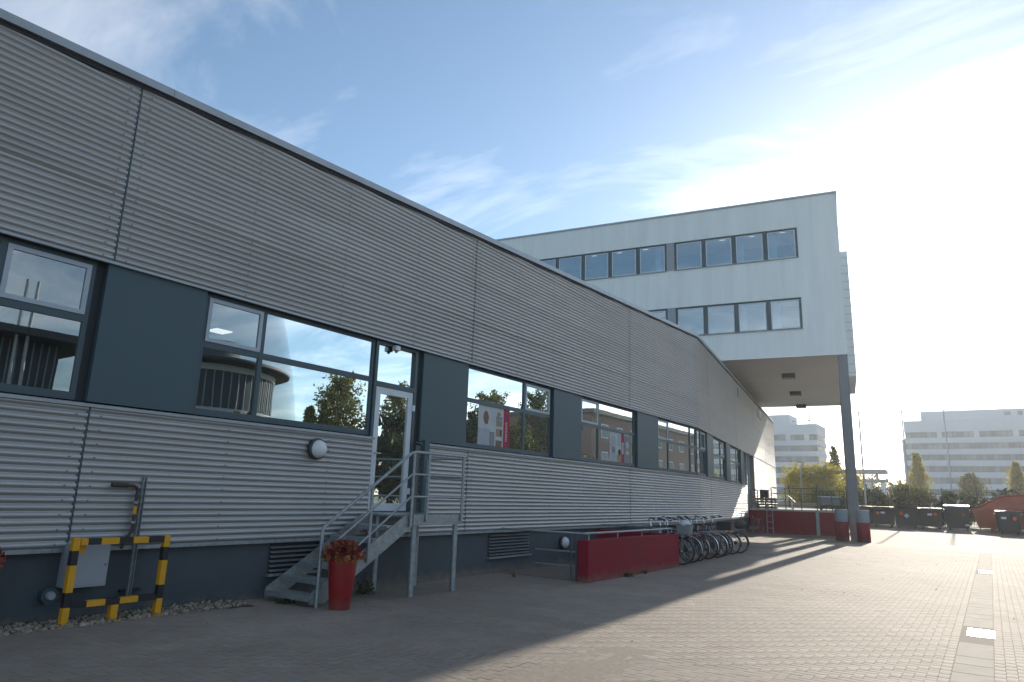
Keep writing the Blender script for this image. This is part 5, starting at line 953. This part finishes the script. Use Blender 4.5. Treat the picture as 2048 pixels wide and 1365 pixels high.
# ------------------------------------------------------------------ fence, shrubs, poles, trees, far buildings
fc = thing('mesh_fence', 'tall dark green wire mesh fence behind the waste containers', 'fence', (-1, 58.2, gh(0, 58)))
for i, x in enumerate(np.arange(-13.0, 12.5, 2.05)):
    x = float(x); z0 = gh(x, 58.2); MB().box(x - 0.04, x + 0.04, 58.16, 58.24, z0 - 0.1, z0 + 2.75).build('fence_post', 'green', fc)
    m_ = MB()
    if x < 11:
        for z in np.arange(0.1, 2.7, 0.2): m_.box(x + 0.041, x + 2.009, 58.19, 58.206, z0 + float(z), z0 + float(z) + 0.022)
        for q in np.arange(x + 0.1, x + 2.0, 0.16): m_.box(float(q), float(q) + 0.018, 58.207, 58.215, z0 + 0.05, z0 + 2.68)
        m_.build('mesh_panel', 'green', fc)
def blobpts(c, rad, n, rg, clumps=9, hollow=0.5):
    cs = rg.normal(size=(clumps, 3)); cs /= np.linalg.norm(cs, axis=1)[:, None]; cs *= rg.uniform(0.35, 0.72, (clumps, 1)); k = rg.integers(0, clumps, n)
    d_ = rg.normal(size=(n, 3)); d_ /= np.linalg.norm(d_, axis=1)[:, None]; r_ = rg.uniform(hollow, 1.0, (n, 1)) ** 0.6 * rg.uniform(0.32, 0.5, (clumps, 1))[k]
    return np.array(c) + (cs[k] + d_ * r_) * np.array(rad)
def shrub(x, y, rad, m, lab, seed, n=2600, z=None):
    z = gh(x, y) if z is None else z; rg = np.random.default_rng(seed); t = thing('shrub', lab, 'shrub', (x, y, z), world_children=False, group='shrubs behind the fence')
    P = blobpts((0, 0, rad[2] * .8), rad, n, rg, 12, 0.2); P = P[P[:, 2] > 0.02]; obj('foliage', leaf_mesh('foliage', P, 0.17, m, seed, 0.8), t)
    st_ = MB(); rs_ = random.Random(seed)
    for _ in range(7): a = rs_.uniform(0, 6.3); st_.tube([(0, 0, 0), (rad[0] * .3 * math.cos(a), rad[1] * .3 * math.sin(a), rad[2] * .5), (rad[0] * .6 * math.cos(a), rad[1] * .6 * math.sin(a), rad[2] * 1.0)], [0.04, 0.025, 0.01], n=5)
    st_.build('stem', 'bark', t)
for i, (x, y, rx, rz_, m, lab) in enumerate((
        (-10.5, 61.5, 1.7, 1.25, 'lf_green', 'rounded green shrub behind the fence near the dock'), (-7.6, 60.6, 1.6, 1.55, 'lf_green', 'bright green shrub behind the fence beside the column'), (-5.0, 61.2, 1.9, 1.45, 'lf_mix', 'olive shrub behind the containers with yellow lids'),
        (-2.2, 61.0, 1.8, 1.35, 'lf_green', 'dense green shrub behind the tall dark container'), (0.6, 61.6, 2.0, 1.3, 'lf_dark', 'dark shrub behind the orange skip'), (3.6, 61.2, 1.9, 1.4, 'lf_mix', 'yellow green shrub past the skip'), (6.8, 61.4, 2.0, 1.3, 'lf_dark', 'dark shrub at the far end of the fence'), (-13.4, 62.4, 1.6, 1.0, 'lf_mix', 'low yellowish shrub behind the dock'))):
    shrub(x, y, (rx, 1.2, rz_ * 1.2), m, lab, 20 + i)
def pole(x, y, h, lab):
    z = gh(x, y); t = thing('flagpole', lab, 'flagpole', (x, y, z), group='bare flagpoles'); MB().tube([(x, y, z), (x, y, z + h)], [0.075, 0.04], n=10).build('mast', 'pole', t); MB().lathe([(0.001, 0.16), (0.05, 0.12), (0.06, 0.06), (0.045, 0.0), (0.001, -0.0)], (x, y, z + h), n=12).build('cap', 'pole', t); MB().cyl((x, y, z), (x, y, z + 0.12), 0.16, 0.13, n=14).build('foot', 'conc', t)
pole(-7.5, 57.2, 8.1, 'bare flagpole behind the column'); pole(-5.15, 62.8, 8.7, 'bare flagpole before the corner of the far office building'); pole(-2.45, 66.9, 9.2, 'bare flagpole before the middle of the far office building')
def street_lamp(x, y, h, lab):
    z = gh(x, y); t = thing('street_lamp', lab, 'street lamp', (x, y, z)); MB().tube([(x, y, z), (x, y, z + h)], [0.07, 0.045], n=10).build('mast', 'zinc', t); MB().lathe([(0.06, 0), (0.20, 0.12), (0.24, 0.34), (0.001, 0.36)], (x, y, z + h), n=14).build('lantern', 'opal', t); MB().lathe([(0.30, 0.36), (0.30, 0.40), (0.1, 0.50), (0.001, 0.52)], (x, y, z + h), n=14).build('hood', 'far_dark', t)
street_lamp(-14.4, 69.5, 4.75, 'post lamp with a pale lantern before the left far office building')
def tree(x, y, h, rad, m, lab, seed, kind='round', n=5200, ls=0.14, z=None, name='tree', group='trees beyond the yard'):
    z = gh(x, y) if z is None else z; rg = np.random.default_rng(seed); rs_ = random.Random(seed); t = thing(name, lab, 'tree', (x, y, z), world_children=False, group=group)
    BR_ = []
    tr = MB(); th = h * (0.30 if kind == 'round' else 0.12); tr.tube([(0, 0, -0.05), (0.03 * rad, 0, th), (0, 0.02 * rad, h * .55), (0, 0, h * .9)], [0.045 * rad + .05, 0.035 * rad + .04, 0.03 * rad, 0.01], n=8)
    tr.build('trunk', 'bark', t)
    nb = {'round': 46, 'broad': 70, 'poplar': 60}[kind]; P = []; lo = th * (0.9 if kind == 'round' else 0.7)
    for k in range(nb):
        f_ = (k + rs_.random()) / nb; a = k * 2.4 + rs_.uniform(-.4, .4); zb = lo + (h * .86 - lo) * f_ ** 1.1
        if kind == 'poplar': L = rad * (0.22 + 1.15 * min(.35 + f_ * 3, 1) * (1 - f_) ** .95) * rs_.uniform(.75, 1.2); el = rs_.uniform(1.0, 1.3)
        elif kind == 'broad': L = rad * (0.5 + 0.75 * min(f_ * 3, 1) * (1 - f_) ** .6) * rs_.uniform(.7, 1.25); el = rs_.uniform(.55, 1.15)
        else: L = rad * (1.05 - .35 * abs(f_ - .45) * 2) * rs_.uniform(.75, 1.1); el = rs_.uniform(-.05, .55) + f_ * .6
        d_ = np.array([math.cos(a) * math.cos(el), math.sin(a) * math.cos(el), math.sin(el)]); L = L * (1.5 if kind == 'poplar' else 1.15); tip = np.array([0, 0, zb]) + d_ * L; mid = np.array([0, 0, zb]) + d_ * L * .5 - np.array([0, 0, .04 * L])
        tr_ = MB(); tr_.tube([(0, 0, zb), tuple(mid), tuple(tip)], [0.012 * rad + .012, 0.008 * rad + .006, 0.004], n=4); BR_.append(tr_)
        m_ = n // nb; u_ = rg.uniform(.25, 1.05, m_); sp2 = L * .17 * (1.25 - .75 * u_)
        P.append(np.array([0, 0, zb]) + d_ * L * u_[:, None] + rg.normal(size=(m_, 3)) * sp2[:, None] * np.array([1, 1, .8]))
    P = np.vstack(P); bm_ = MB()
    for q in BR_: bm_.add(q.v, q.f, 0, True)
    bm_.build('branches', 'bark', t)
    obj('crown', leaf_mesh('crown', P, ls, m, seed, 0.75), t); return t
tree(-16.7, 80.5, 5.0, 2.3, 'lf_yel', 'round yellow tree behind the street lamp', 31); tree(-14.6, 82.5, 5.2, 2.2, 'lf_yel', 'round yellow tree close beside the column', 32); tree(-15.8, 96, 9.4, 1.5, 'lf_mix', 'slim poplar rising behind the round yellow trees', 33, 'poplar'); tree(-13.4, 92, 6.5, 1.5, 'lf_yel', 'yellow poplar behind the column', 34, 'poplar')
tree(-7.8, 111, 9.6, 1.65, 'lf_yel', 'slim yellow poplar before the corner of the right far building', 35, 'poplar', ls=0.17); tree(3.4, 118, 8.6, 1.6, 'lf_yel', 'slim yellow poplar before the far end of the right building', 36, 'poplar', ls=0.17); tree(-1.9, 115, 6.3, 2.0, 'lf_mix', 'small bushy tree between the two poplars', 37, 'poplar', ls=0.17); tree(6.5, 112, 9.0, 2.2, 'lf_mix', 'tall loose tree past the poplars', 38, 'broad', ls=0.18)
# two parked cars
def car(x, y, rz, lab, pm):
    t = thing('parked_car', lab, 'car', (x, y, gh(x, y)), rz, 'cars in the car park', False)
    side = [(-2.1, .35), (-2.12, .75), (-1.9, .88), (-1.2, .95), (-0.55, 1.38), (0.75, 1.42), (1.45, 1.02), (2.05, .88), (2.12, .6), (2.1, .32)]
    MB().prism(side, 'b', -0.82, 0.82).build('body', pm, t); MB().prism([(-1.05, .98), (-0.5, 1.33), (0.7, 1.36), (1.25, 1.02)], 'b', -0.83, 0.83).build('window', 'carg', t)
    for wx in (-1.3, 1.35):
        for wy in (-0.78, 0.78): m_ = MB(); m_.cyl((wx, wy - .1, .31), (wx, wy + .1, .31), .31, n=18); w_ = m_.build('wheel', 'tyre', t); m_ = MB(); m_.cyl((wx, wy - .105, .31), (wx, wy + .105, .31), .18, n=12); m_.build('rim', 'alu', w_)
    for wy in (-0.6, 0.6): MB().box(-2.14, -2.11, wy - .15, wy + .15, .62, .74).build('tail_lamp', 'redlamp', t); MB().box(2.08, 2.13, wy - .15, wy + .15, .6, .72).build('headlight', 'opal', t)
car(-15.3, 71.5, 0.25, 'silver hatchback parked behind the dock', 'car'); car(-10.2, 72.5, 0.3, 'white hatchback parked behind the outer end of the dock', 'carw')
# far office buildings: rows of windows, each pane built
def far_building(name, lab, x0, x1, yf, dep, nfl, zf, fh, top_h, groups_top, pent, side_left=False, cell=1.35):
    b = thing(name, lab, 'building', ((x0 + x1) / 2, yf, 0.3))
    wh = 1.75; zt = zf + nfl * fh
    # wall bands between the strips of windows
    MB().box(x0, x1, yf, yf + dep, 0.3, zf + 0.9).build('wall_band', 'far_white', b)
    for k in range(nfl):
        z0 = zf + k * fh + 0.9; MB().box(x0, x1, yf, yf + dep, z0 + wh, zf + (k + 1) * fh + (0.9 if k < nfl - 1 else top_h)).build('wall_band', 'far_white', b)
        f = MB(); f.box(x0 + 0.2, x1 - 0.2, yf + 0.25, yf + dep - 0.3, z0 + 0.001, z0 + wh - 0.001); wf = f.build('window_strip', 'far_frame', b)
        xs = np.arange(x0 + 0.5, x1 - cell - 0.2, cell)
        for i, xx in enumerate(xs):
            xx = float(xx)
            if k == nfl - 1 and int(i) % groups_top == groups_top - 1: MB().box(xx, xx + cell, yf + 0.02, yf + 0.24, z0, z0 + wh).build('pier', 'far_white', wf); continue
            pn = MB().box(xx + 0.08, xx + cell - 0.08, yf + 0.17, yf + 0.23, z0 + 0.1, z0 + wh - 0.1).build('pane', 'blind', wf)
        if side_left is not None:
            sx = x0 + 0.15 if side_left else x1 - 0.15
            for j in range(int((dep - 2) / 2.6)): yy = yf + 1.2 + j * 2.6; MB().box(sx - 0.07, sx + 0.07, yy, yy + 2.0, z0 + 0.15, z0 + wh - 0.1).build('pane', 'blind', wf)
    if pent: MB().box(pent[0], pent[1], yf + 1.5, yf + dep - 2, zt + top_h, zt + top_h + pent[2]).build('penthouse', 'far_white', b)
    MB().box(x0 - 0.1, x1 + 0.1, yf - 0.1, yf + dep + 0.1, zt + top_h - 0.02, zt + top_h + 0.12).build('roof_edge', 'far_white', b)
    return b, zt + top_h
b1_, zr = far_building('office_building', 'long pale office building with six window rows and a set back top floor', -20.0, 42.0, 247.0, 16, 6, 4.6, 3.42, 2.6, 7, (-15.3, 42, 3.1), True)
MB().box(-20.9, -20.11, 247.6, 255.0, 0.3, zr - 5.5).build('stair_tower', 'far_white', b1_)
for x, z, a_ in ((6.0, zr + 1.2, 1.6), (9.2, zr + 1.2, 1.2)): MB().box(x, x + a_, 248.40, 248.48, z, z + 1.1).build('roof_vent', 'far_dark', b1_)
b2_, zr = far_building('office_building', 'pale tower block seen under the raised block, with an aerial on its roof', -66.0, -41.5, 226.0, 14, 6, 3.3, 3.3, 2.4, 4, (-58, -49.5, 3.4), False)
MB().cyl((-44.5, 231, zr), (-44.5, 231, zr + 2.0), 0.12, n=8).build('aerial_mast', 'zinc', b2_)
for x in (-44.75, -44.25): MB().box(x - 0.13, x + 0.13, 230.8, 231.0, zr + 1.5, zr + 4.6).build('aerial_panel', 'zinc', b2_)
MB().cyl((-48.8, 230, zr), (-48.8, 230, zr + 1.2), 0.08, n=8).build('aerial_mast', 'zinc', b2_); MB().lathe([(0.001, 0), (0.55, 0.25), (0.6, 0.4)], (-48.8, 230, zr + 1.2), n=16).build('dish', 'zinc', b2_)
vd = thing('elevated_line', 'grey elevated line on white piers crossing behind the yard', 'bridge', (-25, 165, 0.3))
MB().box(-36, -17.5, 165, 170, 8.4, 9.2).build('deck', 'viaduct', vd); MB().box(-36, -17.5, 165.3, 169.7, 6.6, 7.2).build('lower_beam', 'viaduct', vd)
for x in np.arange(-35, -17.6, 2.6): MB().box(float(x), float(x) + 0.25, 166, 168, 7.201, 8.399).build('strut', 'viaduct', vd)
for x in np.arange(-34, -17.6, 2.55): MB().box(float(x), float(x) + 0.8, 166, 168, 0.3, 6.599).build('pier', 'banner', vd)
for i, (x, y, h, r_) in enumerate(((-31, 185, 6, 5), (-24, 186, 5.5, 5), (-17, 184, 5, 4.5), (-38, 190, 6, 5), (14, 190, 7, 5))): tree(x, y, h, r_, 'lf_dark', ['broad dark tree behind the elevated line, left of its middle', 'broad dark tree behind the middle of the elevated line', 'broad dark tree where the elevated line meets the office building', 'dark tree behind the pale tower block corner', 'broad dark tree beyond the poplars'][i], 50 + i, 'round', 1500, 0.4, group='far dark trees')

# ------------------------------------------------------------------ the other side of the yard (seen in the window glass)
rb = thing('round_building', 'round building with louvred windows and a wide roof across the yard', 'building', (49, 39.6, 0))
RC = (49, 39.6, 0)
for z0, z1, r_ in ((0, 4.6, 8.0), (7.2, 8.8, 8.1), (12.3, 12.9, 8.1)): MB().lathe([(r_, z0), (r_, z1)], RC, n=64).build('wall_band', 'render', rb)
for z0, z1 in ((4.6, 7.2), (8.8, 12.3)):
    g_ = MB().lathe([(7.85, z0), (7.85, z1)], RC, n=64).build('window_ring', 'far_dark', rb)
    for i in range(64):
        a = 2 * math.pi * i / 64; MB().cyl((RC[0] + 7.98 * math.cos(a), RC[1] + 7.98 * math.sin(a), z0), (RC[0] + 7.98 * math.cos(a), RC[1] + 7.98 * math.sin(a), z1), 0.07, n=4).build('louvre', 'stickb', g_)
MB().lathe([(8.0, 12.9), (9.5, 13.0), (9.6, 13.35), (9.2, 13.5), (0.001, 13.9)], RC, n=64).build('roof', 'roofdark', rb); MB().lathe([(2.6, 13.6), (2.6, 16.2), (0.001, 16.3)], (48, 41.0, 0), n=32).build('roof_drum', 'far_dark', rb)
ab = thing('flat_roofed_building', 'pale building with an overhanging flat roof across the yard', 'building', (50, 22, 0))
MB().box(44, 56, 12, 27, 0, 8.6).build('wall', 'render', ab); MB().box(45.5, 56, 12, 25.5, 8.6, 12.6).build('glazed_storey', 'far_dark', ab); MB().box(42.2, 57, 11, 28.2, 12.6, 13.2).build('roof', 'roofdark', ab)
for y in np.arange(12.5, 25.3, 0.55): MB().box(45.4, 45.5, float(y), float(y) + 0.1, 8.61, 12.59).build('mullion', 'stickb', ab)
for y, z in ((14, 5.6), (18, 5.6), (22.5, 5.6), (14, 2), (18, 2), (22.5, 2)): MB().box(43.95, 44.0, y, y + 1.4, z, z + 1.5).build('window', 'far_dark', ab)
for y, fl in ((21.4, 'white flagpole across the yard, farther from the round building'), (22.15, 'white flagpole across the yard, the one nearer the round building')): t = thing('flagpole', fl, 'flagpole', (43, y, 0), group='flagpoles across the yard'); MB().tube([(43, y, 0), (43, y, 17)], [0.14, 0.11], n=10).build('mast', 'banner', t); MB().cyl((43, y, 0), (43, y, 0.2), 0.3, n=12).build('foot', 'conc', t)
G_ = 'trees across the yard'
for i, (x, y, h, r_, m, k, lab) in enumerate(((32, 44.5, 12.6, 3.0, 'lf_mix', 'broad', 'tall turning tree across the yard opposite the steel stairs'), (30, 39.5, 9.6, 1.2, 'lf_mix', 'poplar', 'slim young tree nearest the round building across the yard'), (30, 41.0, 10.4, 1.0, 'lf_mix', 'poplar', 'second slim young tree beside the round building across the yard'), (28, 48.5, 12.0, 2.6, 'lf_mix', 'broad', 'dense tree across the yard opposite the entrance door'),
        (30, 66.0, 14.5, 2.8, 'lf_mix', 'broad', 'tall tree across the yard opposite the first poster'), (29, 61.2, 11.6, 2.0, 'lf_dark', 'poplar', 'dark conifer across the yard beside the tall tree'), (27, 71.5, 15.0, 3.2, 'lf_green', 'broad', 'large green tree across the yard past the conifer'), (26, 76.0, 13.0, 3.0, 'lf_dark', 'broad', 'dark dense tree across the yard before the brick building'), (40, 27.5, 8.2, 1.8, 'lf_mix', 'broad', 'small tree before the flat roofed building across the yard'), (38, 38.5, 8.4, 2.0, 'lf_mix', 'broad', 'small tree in front of the round building across the yard'), (27, 46.5, 8.0, 3.0, 'lf_dark', 'broad', 'low dark tree across the yard below the tall turning tree'), (25, 50.5, 8.5, 3.0, 'lf_mix', 'broad', 'low turning tree across the yard beside the dense tree'), (24, 44.0, 5.5, 2.6, 'lf_dark', 'round', 'round dark tree across the yard facing the entrance door'), (24, 48.5, 5.0, 2.6, 'lf_green', 'round', 'round green tree across the yard facing the entrance door'), (26, 58.0, 9.0, 3.0, 'lf_dark', 'broad', 'dark tree across the yard on the stairs side of the conifer'), (27, 67.0, 9.5, 3.2, 'lf_mix', 'broad', 'low turning tree across the yard before the large green tree'))): tree(x, y, h, r_, m, lab, 70 + i, k, 7000, 0.20, 0.0, group=G_)
bb = thing('brick_building', 'reddish brick building with white framed windows across the yard', 'building', (36, 120, 0.3))
MB().box(28, 44, 88, 160, 0, 13.5).build('wall', 'brick', bb); MB().box(27.4, 44.6, 87.4, 160.6, 13.5, 14.1).build('roof', 'roofdark', bb)
for y in np.arange(91, 158, 5.2):
    for z in (2.2, 6.2, 10.2):
        y = float(y); w_ = MB().box(27.93, 27.999, y, y + 2.0, z, z + 2.0).build('window', 'white', bb); MB().box(27.9, 27.929, y + 0.14, y + 1.86, z + 0.14, z + 1.86).build('pane', 'blind', w_)

# ------------------------------------------------------------------ haze in the low sun
hz = MB().box(-140, 140, -60, 330, -1.2, 38.0).build('haze', 'core', kind='stuff'); hz.data.materials.clear()
hm = bpy.data.materials.new('haze air'); hm.use_nodes = True; N, L = nt(hm); N.clear(); ho = N.new('ShaderNodeOutputMaterial'); pv = N.new('ShaderNodeVolumePrincipled')
pv.inputs['Color'].default_value = (0.92, 0.95, 1.0, 1); pv.inputs['Density'].default_value = 0.0004; pv.inputs['Anisotropy'].default_value = 0.55
L.new(pv.outputs[0], ho.inputs['Volume']); hz.data.materials.append(hm); hz['label'] = 'thin sunlit haze filling the air over the yard'; hz['category'] = 'haze'
